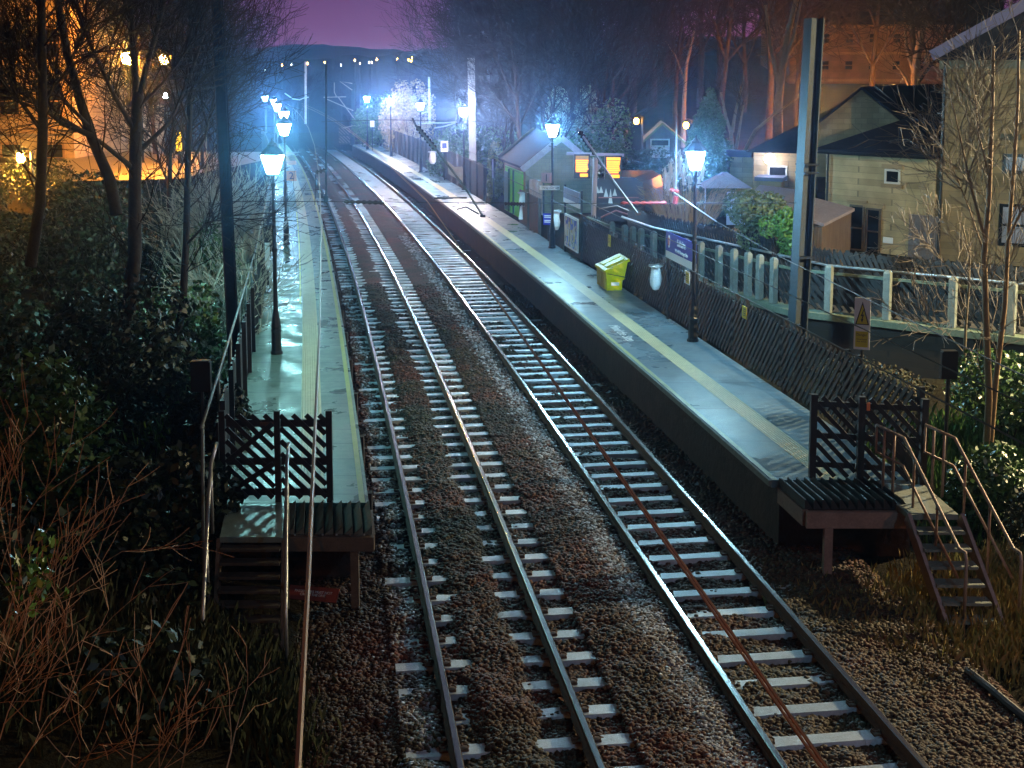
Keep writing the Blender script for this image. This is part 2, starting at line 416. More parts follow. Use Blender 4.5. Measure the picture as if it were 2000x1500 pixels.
def tint(m):
    nt = m.node_tree; b = nt.nodes['Principled BSDF']; src = b.inputs['Base Color'].links[0].from_socket
    g = nt.nodes.new('ShaderNodeNewGeometry'); n = nt.nodes.new('ShaderNodeTexNoise'); n.inputs['Scale'].default_value = .42; n.inputs['Detail'].default_value = 5; n.inputs['Roughness'].default_value = .7
    nt.links.new(g.outputs['Position'], n.inputs['Vector']); r = nt.nodes.new('ShaderNodeValToRGB'); nt.links.new(n.outputs['Fac'], r.inputs['Fac'])
    e = r.color_ramp.elements; e[0].position = .36; e[0].color = (.55, .95, .55, 1); e[1].position = .66; e[1].color = (1.5, .62, .42, 1); q = e.new(.5); q.color = (.75, .72, .68, 1)
    mx = nt.nodes.new('ShaderNodeMixRGB'); mx.blend_type = 'MULTIPLY'; mx.inputs['Fac'].default_value = 1
    nt.links.new(src, mx.inputs['Color1']); nt.links.new(r.outputs['Color'], mx.inputs['Color2']); nt.links.new(mx.outputs['Color'], b.inputs['Base Color'])
tint(M_stoneb); tint(M_bed)
stuff(stones('ballast_stones', n1, xx, yy, .036 * (1 + (yy - 12) * .012), M_stoneb), 'rusty brown crushed stone ballast between and beside the rails', 'ballast')
n2_ = 9000
u_ = RNG.random(n2_); yy = 11.0 / (1 - u_ * (1 - 11.0 / 60.)); xx = cR(yy) - 1.13 + RNG.normal(0, .13, n2_)
stuff(stones('pale_ballast_stones', n2_, xx, yy, .034 * (1 + (yy - 12) * .012), M_stonep), 'strip of clean pale grey ballast stones left of the right-hand track', 'ballast')
n3_ = 3500
u_ = RNG.random(n3_); yy = 11.0 / (1 - u_ * (1 - 11.0 / 50.)); xx = cL(yy) - 1.05 + RNG.normal(0, .16, n3_)
stuff(stones('wet_ballast_stones', n3_, xx, yy, .034 * (1 + (yy - 12) * .012), M_stonep), 'scattered wet grey ballast stones outside the left rail', 'ballast')

# ------------------------------------------------------------------ tracks
def strip(mb, f, ys, prof, mi_of=None):
    """sweep an (x offset, z) profile along a curve x=f(y)"""
    i0 = len(mb.v); n = len(prof)
    for y in ys:
        x = float(f(y))
        for px, pz in prof: mb.v.append((x + px, y, pz))
    for j in range(len(ys) - 1):
        for q in range(n - 1):
            a = i0 + j * n + q; mb.f.append((a, a + 1, a + n + 1, a + n)); mb.m.append(mi_of[q] if mi_of else 0)
ysr = list(np.arange(6, 60, 1.)) + list(np.arange(60, 190, 3.))
RAIL = [(.07, .0), (.07, .012), (.014, .03), (.014, .115), (.036, .125), (.036, .155), (.026, .162), (-.026, .162), (-.036, .155), (-.036, .125), (-.014, .115), (-.014, .03), (-.07, .012), (-.07, .0)]
clip_mb = MB()
clip_mb.tube([(-.05, -.06, .02), (.03, -.06, .035), (.045, -.02, .045), (.03, .02, .045), (-.02, .03, .05), (-.03, .0, .05)], .011, 5)
clip_mb.box((0, 0, .012), (.09, .11, .024))
for nm, c, y0, lab in (('railway_track', cL, Y0L, 'left railway track with its sleepers half buried in brown ballast'),
                       ('railway_track', cR, Y0R, 'right railway track with fully exposed pale concrete sleepers')):
    t = thing(nm, lab, 'railway track', (float(c(14)), 14, 0), 'pair of railway tracks between the platforms')
    for s in (-1, 1):
        mb = MB(); strip(mb, lambda y: c(y) + s * .73, ysr, RAIL, [0, 0, 0, 0, 0, 1, 1, 1, 0, 0, 0, 0, 0])
        obj('rail', mb, [M_railside, M_railtop], t)
    sm = MB()
    for a, b_, w in ((-1.25, -.45, .11), (-.45, .45, .10), (.45, 1.25, .11)):
        sm.hexa([(a, -w - .02, -.2), (b_, -w - .02, -.2), (b_, w + .02, -.2), (a, w + .02, -.2), (a, -w, .0), (b_, -w, 0), (b_, w, 0), (a, w, 0)])
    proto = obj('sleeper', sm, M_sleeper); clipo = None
    rest = MB(); rest_n = 0
    for k in range(0, 190):
        y = y0 + k * SP; x = float(c(y)); tg = tang(c, y); rz = math.atan2(tg.y, tg.x) - math.pi / 2
        if k < 98:
            o = proto if k == 0 else proto.copy()
            if k: COL.objects.link(o)
            o.parent = t; o.location = V((x, y, random.uniform(-.008, .006))) - t.location; o.rotation_euler = (0, 0, rz + random.uniform(-.012, .012))
            if k < 17:
                for s in (-1, 1):
                    for q in (-1, 1):
                        if clipo is None:
                            clipo = obj('rail_clip', clip_mb, M_railside); cl = clipo
                        else:
                            cl = clipo.copy(); COL.objects.link(cl)
                        cl.parent = o; cl.location = (s * .73 + q * .115, 0, .0); cl.rotation_euler = (0, 0, 0 if q > 0 else math.pi)
        elif y < 140:
            n_ = V((tg.y, -tg.x, 0)); rest.box((x, y, -.06), (2.5, .22, .12), (n_.x, n_.y)); rest_n += 1
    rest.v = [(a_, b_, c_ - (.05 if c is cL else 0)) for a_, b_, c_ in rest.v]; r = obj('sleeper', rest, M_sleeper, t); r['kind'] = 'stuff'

# ------------------------------------------------------------------ platforms
M_deckR = mat('wet_tarmac_and_slabs', (.095, .145, .185), .5, noise=.8, col2=(.175, .24, .29), bump=(60, .25, .006), rough_noise=(.55, .22, .55), pos=True)
M_deckL = mat('wet_mossy_slabs', (.06, .125, .095), .4, noise=.8, col2=(.19, .27, .24), bump=(50, .25, .006), rough_noise=(1.6, .24, .55), pos=True)
M_tact = mat('buff_tactile_paving', (.52, .46, .26), .5, noise=1.2, col2=(.64, .58, .36), bump=(3, .2), pos=True)
M_edge = mat('worn_yellow_edge_paint', (.42, .36, .10), .5, noise=2.2, col2=(.50, .45, .22), pos=True)
M_edgeg = mat('mossy_yellow_edge_paint', (.30, .36, .05), .5, noise=2.2, col2=(.44, .44, .16), pos=True)
M_pwall = mat('sooty_platform_wall', (.022, .014, .010), .9, noise=1.5, col2=(.06, .038, .026), bump=(7, .8, .04), pos=True)
M_gap = mat('dark_joint', (.07, .08, .085), .8)
def platform(edge, sgn, ya, yb, label, deckm, edgem, strip_off, lipz=1.06):
    """sgn=+1: deck to the right of its edge, -1 to the left"""
    t = thing('station_platform', label, 'platform', (float(edge(ya)) + sgn, ya, 0))
    ys = [ya] + list(np.arange(math.ceil(ya), min(60, yb), 1.)) + list(np.arange(60, yb, 2.)) + [yb]
    W = 2.2 if sgn > 0 else 2.12
    def sw(name, a, b, z, m, zb=None, ys=ys):
        mb = MB()
        if zb is None: pr = [(sgn * a, z), (sgn * b, z)]
        else: pr = [(sgn * a, zb), (sgn * a, z), (sgn * b, z), (sgn * b, zb)]
        strip(mb, edge, ys, pr)
        if zb is not None:
            n = len(pr)
            for j in (0, len(ys) - 1): mb.f.append(tuple(j * n + q for q in range(n))); mb.m.append(0)
        return obj(name, mb, m, t)
    jy = []; y = ya + .4
    while y < 62: jy.append(y); y += .92 if sgn < 0 else 1.5 + .9 * random.random()
    ysd = sorted(set([round(float(q), 4) for q in ys] + [round(q, 4) for q in jy] + [round(q + .02, 4) for q in jy])); js = set(round(q, 4) for q in jy)
    dk = sw('deck', .02, W, lipz, deckm, lipz - .12, ysd); dk.data.materials.append(M_gap)
    mi = np.zeros(len(dk.data.polygons), dtype=np.int32)
    for j, q in enumerate(ysd[:-1]):
        if q in js: mi[j * 3 + 1] = 1
    dk.data.polygons.foreach_set('material_index', mi)
    sw('front_wall', .14, W - .02, lipz - .123, M_pwall, -.4)
    sw('coping', -.03, .017, lipz - .004, M_conc if sgn > 0 else deckm, lipz - .10)
    sw('edge_line', .025, .11, lipz + .004, edgem)
    sw('tactile_strip', strip_off, strip_off + .38, lipz + .006, M_tact)
    y = ya
    while y < 64:
        mb = MB(); a = float(edge(y)); mb.box((a + sgn * .075, y + .9, .45), (.11, .16, .97)); y += 3.2; obj('wall_pier', mb, M_pwall, t)
    return t
pR = platform(PE, 1, 19.95, 124, 'right station platform with buff tactile strip and Mind the Step lettering', M_deckR, M_edge, .80)
pL = platform(QE, -1, 18.85, 124, 'left station platform of wet greenish slabs with yellow-green edge line', M_deckL, M_edgeg, .62)
# tactile ribs on the near part
for t, edge, sgn, off, y1 in ((pR, PE, 1, .80, 34), (pL, QE, -1, .62, 38)):
    mb = MB()
    for k in range(7):
        q = off + .04 + k * .05
        strip(mb, edge, list(np.arange(20.2, y1, .8)), [(sgn * q - .012, 1.067), (sgn * q - .006, 1.075), (sgn * q + .006, 1.075), (sgn * q + .012, 1.067)])
    obj('tactile_ribs', mb, M_tact, t)
mb = MB(); strip(mb, QE, list(np.arange(36, 62, 1.)), [(-1.08, 1.065), (-1.02, 1.065)]); obj('yellow_line', mb, M_yellow, pL)
tg = tang(PE, 31.8)
text('Mind the Step', .36, (float(PE(31.8)) + .5, 31.8, 1.066), -tg, (tg.y, -tg.x, 0), M_white, pR)

# ------------------------------------------------------------------ lattice helper
def lattice(mb, o, ex, w, h, pitch, sw, th, lean, nrm, z0=0.):
    """diagonal slats clipped to a w x h rectangle; lean = x travelled per unit of height"""
    o = V(o); ex = V(ex).normalized(); up = V((0, 0, 1)); lo = min(0, -lean * h); hi = w + max(0, -lean * h)
    c = lo + pitch / 2
    while c < hi:
        za, zb = 0., h
        xa, xb = c, c + lean * h
        if lean != 0:
            for lim in (0, w):
                zz = (lim - c) / lean
                if lean > 0:
                    if lim == 0: za = max(za, zz)
                    else: zb = min(zb, zz)
                else:
                    if lim == w: za = max(za, zz)
                    else: zb = min(zb, zz)
        if zb - za > .05:
            mb.bar(o + ex * (c + lean * za) + up * (z0 + za), o + ex * (c + lean * zb) + up * (z0 + zb), sw, th, nrm)
        c += pitch

# left end: guard, gate, stairs
def shL(x, y, y0=18.85): return V((x - .142 * (y - y0), y, 0))
g = thing('trespass_guard', 'saw-tooth timber trespass guard on dark beam at left platform end', 'trespass guard', (-2.6, 18.2, 1.0), 'timber trespass guards at the platform ends')
mb = MB()
for k in range(9):
    x0 = -3.28 + k * .134
    a, b_ = shL(x0, 17.72), shL(x0, 18.83); wv = V((.122, 0, 0)); zb = .98
    up = V((0, 0, 1))
    mb.hexa([a + up * zb, a + wv + up * zb, b_ + wv + up * zb, b_ + up * zb, a + wv * .86 + up * (zb + .09), a + wv + up * (zb + .13), b_ + wv + up * (zb + .13), b_ + wv * .86 + up * (zb + .09)])
    mb.face([a + up * zb, a + wv + up * (zb + .13), b_ + wv + up * (zb + .13), b_ + up * zb])
M_slatL = mat('mossy_guard_slat', (.10, .12, .10), .6, noise=6, col2=(.18, .2, .17), bump=(20, .4))
obj('slats', mb, M_slatL, g)
mb = MB(); mb.bar(shL(-3.3, 17.68) + V((0, 0, .87)), shL(-2.06, 17.68) + V((0, 0, .87)), .2, .1, (0, 1, 0)); mb.bar(shL(-2.08, 17.74) + V((0, 0, .87)), shL(-2.08, 18.8) + V((0, 0, .87)), .2, .08, (1, 0, 0)); obj('beam', mb, M_timberw, g)
mb = MB(); mb.box((shL(-2.33, 17.72).x, 17.72, .26), (.11, .11, .98)); obj('post', mb, M_timberw, g)
mb = MB()
for k in range(6): mb.lathe([(.014, 0), (.014, .02)], 6, (shL(-3.15 + k * .19, 17.66).x, 17.665, .985))
obj('bolt_heads', mb, M_steel, g)

gate = thing('platform_end_gate', 'black lattice gate at the end of the left platform', 'gate', (-3.4, 18.9, 1.06), 'lattice gates at the platform ends')
for x in (-4.22, -3.42, -2.665):
    mb = MB(); mb.box((x, 18.92, 1.06 + .67), (.085, .085, 1.38)); obj('post', mb, M_timber, gate)
for nm, x0, w in (('gate_leaf', -4.165, .69), ('fixed_panel', -3.37, .655)):
    mb = MB()
    for z in (.14, .60, 1.17): mb.bar((x0, 18.94, 1.06 + z), (x0 + w, 18.94, 1.06 + z), .105, .035, (0, 1, 0))
    lattice(mb, (x0, 18.903, 1.06), (1, 0, 0), w, 1.24, .19, .072, .022, -1.0, (0, 1, 0), .06)
    if nm == 'gate_leaf':
        for za, zb in ((.13, .58), (.60, 1.18)):
            mb.bar((x0, 18.872, 1.06 + za), (x0 + w, 18.872, 1.06 + zb), .075, .03, (0, 1, 0))
    obj(nm, mb, M_timber, gate)
mb = MB(); mb.box((-3.56, 18.88, 2.235), (.2, .02, .05)); obj('latch', mb, M_railside, gate)

M_tread = mat('wet_timber_tread', (.05, .045, .04), .5, noise=7, col2=(.10, .09, .08), bump=(25, .3))
st = thing('staircase', 'dark wooden steps with pale handrails below the left platform gate', 'staircase', (-3.5, 17.2, 0), 'steps down from the platform ends')
mb = MB(); a = shL(-4.16, 18.8); mb.hexa([shL(-4.16, 17.4) + V((0, 0, .98)), shL(-3.31, 17.4) + V((0, 0, .98)), shL(-3.31, 18.84) + V((0, 0, .98)), shL(-4.16, 18.84) + V((0, 0, .98)),
    shL(-4.16, 17.4) + V((0, 0, 1.055)), shL(-3.31, 17.4) + V((0, 0, 1.055)), shL(-3.31, 18.84) + V((0, 0, 1.055)), shL(-4.16, 18.84) + V((0, 0, 1.055))]); obj('landing', mb, mat('dull_landing_slab', (.13, .18, .17), .36, noise=5, bump=(30, .2)), st)
for k in range(8):
    y = 17.32 - k * .15; z = .93 - k * .135
    mb = MB(); c0 = shL(-3.735, y); mb.box((c0.x, y, z), (.80, .19, .035)); obj('tread', mb, M_tread, st)
for x in (-4.17, -3.29):
    mb = MB(); mb.bar(shL(x, 17.5) + V((0, 0, .95)), shL(x, 16.1) + V((0, 0, -.25)), .22, .05, (1, 0, 0)); obj('stringer', mb, M_timberw, st)
for x in (-4.28, -3.24):
    mb = MB(); mb.tube([shL(x, 18.75) + V((0, 0, 1.98)), shL(x, 17.75) + V((0, 0, 1.98)), shL(x, 17.3) + V((0, 0, 1.7)), shL(x, 16.15) + V((0, 0, .68)), shL(x, 16.02) + V((0, 0, .5)), shL(x, 16.02) + V((0, 0, -.2))], .026, 7)
    for y, zb, zt in ((17.7, 1.0, 1.97), (16.8, .3, 1.24)): mb.tube([shL(x, y) + V((0, 0, zb)), shL(x, y) + V((0, 0, zt))], .022, 6)
    obj('handrail', mb, M_steel, st, True)

# right end: guard, gate, stairs
g = thing('trespass_guard', 'saw-tooth timber trespass guard on a pinkish beam at right platform end', 'trespass guard', (4.9, 19.3, 1.0), 'timber trespass guards at the platform ends')
mb = MB()
def shR(x, y, y0=19.9): return V((x - .142 * (y - y0), y, 0))
up = V((0, 0, 1))
for k in range(12):
    x0 = 4.12 + k * .128; zb = 1.0; wv = V((.122, 0, 0)); a, b_ = shR(x0, 18.82), shR(x0, 19.93)
    mb.hexa([a + up * (zb - .03), a + wv + up * (zb - .03), b_ + wv + up * (zb - .03), b_ + up * (zb - .03), a + up * (zb + .11), a + wv * .14 + up * (zb + .12), b_ + wv * .14 + up * (zb + .12), b_ + up * (zb + .11)])
    mb.face([a + up * (zb + .12), a + wv + up * zb, b_ + wv + up * zb, b_ + up * (zb + .12)])
obj('slats', mb, M_timber, g)
M_beamp = mat('pinkish_weathered_beam', (.22, .15, .13), .75, noise=4, col2=(.32, .23, .20), bump=(20, .4))
mb = MB(); mb.bar(shR(4.12, 18.76) + up * .84, shR(5.72, 18.76) + up * .84, .24, .1, (0, 1, 0)); mb.bar(shR(4.13, 18.83) + up * .84, shR(4.13, 19.9) + up * .84, .24, .08, (1, 0, 0)); obj('beam', mb, M_beamp, g)
mb = MB(); mb.box((shR(4.46, 18.8).x, 18.8, .25), (.12, .12, .94)); obj('post', mb, M_beamp, g)
gate = thing('platform_end_gate', 'black lattice gate at the end of the right platform', 'gate', (5.4, 20.0, 1.06), 'lattice gates at the platform ends')
xs_ = (4.66, 5.36, 6.28)
for x, y in zip(xs_, (20.1, 19.95, 19.8)):
    mb = MB(); mb.box((x, y, 1.06 + .64), (.1, .1, 1.36)); obj('post', mb, M_timber, gate)
for nm, i in (('fixed_panel', 0), ('gate_leaf', 1)):
    mb = MB(); x0 = xs_[i] + .05; w = xs_[i + 1] - xs_[i] - .1; y = 20.1 - .15 * i; ex = V((1, -.17, 0)).normalized(); o = V((x0, y, 1.06)); nn = V((.17, 1, 0))
    for z in (.2, .66, 1.16): mb.bar(o + ex * 0 + up * z + nn * .035, o + ex * w + up * z + nn * .035, .085, .035, nn)
    lattice(mb, o, ex, w, 1.25, .195, .068, .022, -.95, nn, .03)
    if nm == 'gate_leaf': mb.bar(o + up * 1.15 - nn * .035, o + ex * w + up * .2 - nn * .035, .11, .03, nn)
    obj(nm, mb, M_timber, gate)
mb = MB(); mb.box((5.44, 19.87, 2.24), (.05, .03, .12)); obj('latch', mb, M_orange, gate)
st = thing('staircase', 'steps with pinkish tubular handrails descending from the right platform gate', 'staircase', (6, 18.5, 0), 'steps down from the platform ends')
mb = MB(); z0 = 1.0
mb.hexa([V((5.66, 18.36, .97)), V((6.36, 18.36, .97)), V((6.30, 19.75, .97)), V((5.46, 19.85, .97)), V((5.66, 18.36, 1.05)), V((6.36, 18.36, 1.05)), V((6.30, 19.75, 1.05)), V((5.46, 19.85, 1.05))])
obj('landing', mb, M_conc, st)
for k in range(6):
    y = 18.22 - k * .185; z = .86 - k * .185; x = 6.05 + k * .035
    mb = MB(); mb.box((x, y, z), (.66, .24, .04)); obj('tread', mb, M_conc, st)
M_string = mat('pinkish_painted_stringer', (.26, .20, .20), .6, noise=5, col2=(.36, .29, .30), bump=(20, .3))
for x in (5.66, 6.42):
    mb = MB(); mb.bar((x, 18.45, .98), (x + .24, 17.15, -.3), .24, .05, (1, 0, 0)); obj('stringer', mb, M_string, st)
for dx in (0, .74):
    mb = MB(); q = V((dx, 0, 0))
    A, B, C_ = V((5.53, 19.7, 2.0)) + q, V((5.73, 18.97, 2.0)) + q, V((6.09, 17.5, .86)) + q
    mb.tube([A, B, C_, C_ + V((.03, -.16, .0)), C_ + V((.035, -.2, -.1)), C_ + V((.035, -.2, -.9))], .024, 7)
    mb.tube([A, A - up * .42, B - up * .42, C_ - up * .42], .020, 7)
    for p in (A + (B - A) * .3, A + (B - A) * .66): mb.tube([p, V((p.x, p.y, 1.03))], .022, 6)
    for s in (.2, .62):
        p = B + (C_ - B) * s; mb.tube([p, p - up * 1.0], .020, 6)
    obj('handrail', mb, M_handpink, st, True)

# ------------------------------------------------------------------ lamp posts
def lamp_post(x, y, base, label, glass, nm='lamp_post'):
    t = thing(nm, label, 'lamp post', (x, y, base), 'heritage lamp posts along the platforms')
    b = V((x, y, base))
    mb = MB(); mb.lathe([(.135, 0), (.135, .06), (.115, .08), (.105, .50), (.125, .53), (.10, .58), (.115, .62), (.055, 1.02), (.06, 1.06)], 8, b); obj('pedestal', mb, M_iron, t)
    mb = MB(); mb.lathe([(.05, 1.06), (.046, 2.3), (.065, 2.33), (.065, 2.38), (.046, 2.42), (.04, 3.75), (.06, 3.8), (.035, 3.86), (.05, 4.02)], 8, b)
    for q in range(4):
        a = q * math.pi / 2 + .78; d = V((math.cos(a), math.sin(a), 0))
        mb.tube([b + up * 3.84, b + up * 3.9 + d * .1, b + up * 4.0 + d * .14, b + up * 4.06 + d * .11], .010, 5)
    mb.tube([b + V((-.14, 0, 3.7)), b + V((.14, 0, 3.7))], .014, 5)
    obj('column', mb, M_iron, t)
    mb = MB(); mb.lathe([(.13, 4.05), (.27, 4.46)], 4, b, rot=.5); obj('lantern_glass', mb, glass, t)
    mb = MB(); mb.lathe([(.29, 4.463), (.29, 4.49), (.2, 4.58), (.12, 4.66), (.12, 4.70), (.06, 4.74), (.02, 4.78), (.025, 4.82), (.005, 4.86)], 8, b, rot=.5)
    mb.lathe([(.15, 4.02), (.15, 4.047)], 4, b, rot=.5)
    for q in range(4):
        a = q * math.pi / 2 + .5; d = V((math.cos(a), math.sin(a), 0))
        mb.tube([b + up * 4.04 + d * .137, b + up * 4.47 + d * .277], .009, 4)
    obj('lantern_frame', mb, M_iron, t)
    return t
lampsL = [(532, 29.4), (556, 49.0), (556, 66), (543, 84), (537.5, 102), (520, 118)]
labL = ['black lamp post nearest the left platform gate', 'black lamp post carrying the orange number 2 sign', 'third lamp post along the left platform beyond the number 2 sign',
        'fourth lamp post along the left platform', 'fifth lamp post along the left platform', 'farthest lamp post at the distant end of the left platform']
glL = [M_glow_left, M_glow_left, M_glow_leftb, M_glow_leftb, M_glow_leftb, M_glow_leftb]
lampL = [lamp_post((u - 1000) / F * y, y, 1.06, l, g_) for (u, y), l, g_ in zip(lampsL, labL, glL)]
lampsR = [(1359, 30.8), (1079, 48.0), (906, 73), (822, 87), (764, 104), (718, 114)]
labR = ['black lamp post beside the blue station name sign', 'black lamp post carrying the faded red number 1 sign', 'lamp post with white glow beside the pale far mast',
        'bluish lamp post near the hanging white bag on the far fence', 'bright white lamp post in front of the lit bushes', 'farthest bluish lamp post at the end of the right platform']
glR = [M_glow_cyan, M_glow_cyan, M_glow_white, M_glow_blue, M_glow_white, M_glow_blue]
lampR = [lamp_post((u - 1000) / F * y, y, 1.06, l, g_) for (u, y), l, g_ in zip(lampsR, labR, glR)]

# ------------------------------------------------------------------ fences
def lattice_fence(name, label, pts, base, h, m, pitch=.15, sw=.075, lean=.62, post_every=2.4, post_m=None, post_w=.09, post_h=None, side=1, group=None, toprail=None, teeth=False):
    """pts: list of (x,y); lattice slats facing side"""
    t = thing(name, label, 'fence', (pts[0][0], pts[0][1], base), group)
    mb = MB(); rb = MB(); posts = []
    for (xa, ya), (xb, yb) in zip(pts[:-1], pts[1:]):
        a, b_ = V((xa, ya, base)), V((xb, yb, base)); L_ = (b_ - a).length; ex = (b_ - a) / L_; n = V((ex.y, -ex.x, 0)) * side
        lattice(mb, a, ex, L_, h, pitch, sw, .02, lean, n, .05)
        for z in (.22, h * .52, h - .1): rb.bar(a - n * .032 + up * z, b_ - n * .032 + up * z, .085, .035, n)
        k = 0
        while k * post_every < L_ - .3: posts.append((a + ex * k * post_every, ex, n)); k += 1
    obj('slats', mb, m, t); obj('rails', rb, m, t)
    for p, ex, n in posts:
        q = MB(); q.box(p - n * .10 + up * ((post_h or h + .1) / 2 - .05), (post_w, post_w, (post_h or h + .1) + .1), (ex.x, ex.y)); obj('post', q, post_m or m, t)
    return t
ptsR = [(float(PB(y)) + .06, y) for y in (20.15, 23, 26, 29, 32, 35, 38, 41, 44, 46.6)]
lattice_fence('lattice_fence', 'long black diagonal lattice fence behind the yellow bin on right platform', ptsR, 1.06, 1.32, M_timber, .21, .08, -1.0, side=-1)

# ramp: retaining wall, path, concrete-post fence, far fence with pipe handrail
path_front = [V((15.5, 26.6, 0)), V((11.5, 29.8, 0)), V((7.06, 33.4, 0)), V((5.6, 36.85, 0)), V((3.2, 42.6, 0)), V((2.4, 46.2, 0))]
def offs(pl, d):
    out = []
    for i, p in enumerate(pl):
        t = (pl[min(i + 1, len(pl) - 1)] - pl[max(i - 1, 0)]).normalized(); out.append(p + V((t.y, -t.x, 0)) * d)
    return out
path_back = offs(path_front, 1.75)
wall = thing('retaining_wall', 'dark stone retaining wall with mossy pale green coping below the ramp', 'wall', (8, 32.5, 0))
mb = MB(); cp = MB()
for a, b_ in zip(path_front[:-1], path_front[1:]):
    d = (b_ - a).normalized(); n = V((d.y, -d.x, 0))
    mb.hexa([a + up * -.5, b_ + up * -.5, b_ + n * .3 + up * -.5, a + n * .3 + up * -.5, a + up * 1.2, b_ + up * 1.2, b_ + n * .3 + up * 1.2, a + n * .3 + up * 1.2])
    a2, b2 = a - d * .03, b_ + d * .03
    cp.hexa([a2 - n * .06 + up * 1.203, b2 - n * .06 + up * 1.203, b2 + n * .36 + up * 1.203, a2 + n * .36 + up * 1.203, a2 - n * .06 + up * 1.36, b2 - n * .06 + up * 1.36, b2 + n * .36 + up * 1.38, a2 + n * .36 + up * 1.38])
M_rwall = brick_mat('sooty_wall_stone', (.028, .017, .009), (.018, .011, .006), (.012, .008, .005), 2.0, .7, .32)
obj('wall_face', mb, M_rwall, wall); obj('coping', cp, M_moss, wall)
mb = MB()
pa, pb_ = offs(path_front, .36), path_back
for i in range(len(pa) - 1):
    mb.hexa([pa[i] + up * -.5, pa[i + 1] + up * -.5, pb_[i + 1] + up * -.5, pb_[i] + up * -.5, pa[i] + up * 1.3, pa[i + 1] + up * 1.3, pb_[i + 1] + up * 1.3, pb_[i] + up * 1.3])
structure(obj('path', mb, mat('ramp_tarmac', (.06, .06, .06), .6, noise=3, bump=(40, .3), pos=True)))
fr = offs(path_front, .27)
t = lattice_fence('ramp_fence', 'black lattice fence with pale concrete posts on the mossy coping', [(p.x, p.y) for p in fr], 1.38, 1.05, M_timber, .23, .095, .95, 100, side=-1)
for ch in [c for c in t.children if c.name.startswith('post')]: bpy.data.objects.remove(ch)
fo = offs(path_front, .12)
def at_u(line, u):
    k = (u - 1000) / F
    for a, b_ in zip(line[:-1], line[1:]):
        da, db = a.x - k * a.y, b_.x - k * b_.y
        if da * db <= 0:
            s = da / (da - db); p = a + (b_ - a) * s; return p, (b_ - a).normalized()
    return None
for u in (1990, 1872, 1742, 1626, 1517, 1489, 1466, 1438, 1408, 1372, 1343, 1308, 1279, 1254, 1238, 1222, 1197):
    r = at_u(fo, u)
    if r is None: continue
    p, d = r; q = MB(); w_ = .085
    ax = (d.x, d.y); q.box((p.x, p.y, 1.38 + .57), (.17, .15, 1.14), ax)
    e1, e2 = V(ax + (0,)), V((-d.y, d.x, 0))
    zt = 1.38 + 1.14
    q.hexa([p + e1 * a * .085 + e2 * b * .075 + up * zt for a, b in ((-1, -1), (1, -1), (1, 1), (-1, 1))] + [p + e1 * a * .05 + e2 * b * .04 + up * (zt + .06) for a, b in ((-1, -1), (1, -1), (1, 1), (-1, 1))])
    obj('concrete_post', q, M_conc, t)
q = MB()
for a, b_ in zip(fo[:-1], fo[1:]):
    n = (b_ - a).normalized(); n = V((n.y, -n.x, 0)); q.bar(a + n * .13 + up * 2.36, b_ + n * .13 + up * 2.36, .07, .07, (0, 0, 1))
obj('top_rail', q, M_moss, t)
bk = offs(path_front, 1.7)
t2 = lattice_fence('toothed_fence', 'black saw-topped fence along the far side of the ramp', [(p.x, p.y) for p in bk], 1.3, 1.36, M_timber, .15, .09, .5, 2.5, side=-1)
q = MB()
for a, b_ in zip(bk[:-1], bk[1:]):
    d = (b_ - a); L_ = d.length; d /= L_; n = V((d.y, -d.x, 0)); k = 0
    while k * .22 < L_ - .2:
        p = a + d * k * .22 - n * .0 + up * 2.62; q.prism([p - n * .012, p + d * .2 - n * .012, p + d * .1 + up * .16 - n * .012], n * .024); k += 1
    q.bar(a + up * 1.85 + n * .05, b_ + up * 1.85 + n * .05, 1.0, .03, n)
obj('saw_top', q, M_timber, t2)
hr = offs(path_front, 1.5); q = MB(); q.tube([p + up * 2.36 for p in hr], .035, 8); obj('pipe_handrail', q, M_steel, t2, True)

# left platform board fence with pale handrail
t = thing('board_fence', 'dark board fence with pale handrail behind the left platform', 'fence', (float(QB(20)), 20, 1))
mb = MB(); y = 19.1
while y < 62:
    x = float(QB(y)) - .05; tg = tang(QB, y); hgt = 1.16 + .14 * (int(y / 2.1) % 2) * 0 + .05 * random.random() + .16 * ((y / 2.1) % 1)
    mb.box((x, y, .75 + hgt / 2), (.03, .235, .5 + hgt), (tg.y, -tg.x)); y += .26
obj('boards', mb, mat('blue_black_board', (.012, .016, .024), .5, noise=5, col2=(.03, .036, .05), bump=(18, .2)), t)
for y in np.arange(19.1, 62, 2.1):
    mb = MB(); x = float(QB(y)) + .03; tg = tang(QB, y); mb.box((x, y, 1.06 + .72), (.08, .09, 1.5), (tg.y, -tg.x)); obj('fence_post', mb, M_timber, t)
mb = MB(); mb.tube([(float(QB(y)) - .12, y, 2.62) for y in np.arange(17.2, 63, 1.5)], .024, 6)
for y in np.arange(17.4, 63, 3.1): mb.tube([(float(QB(y)) - .16, y, .6), (float(QB(y)) - .12, y, 2.62)], .025, 5)
obj('handrail', mb, mat('dull_painted_rail', (.10, .13, .14), .6, noise=6), t, True)
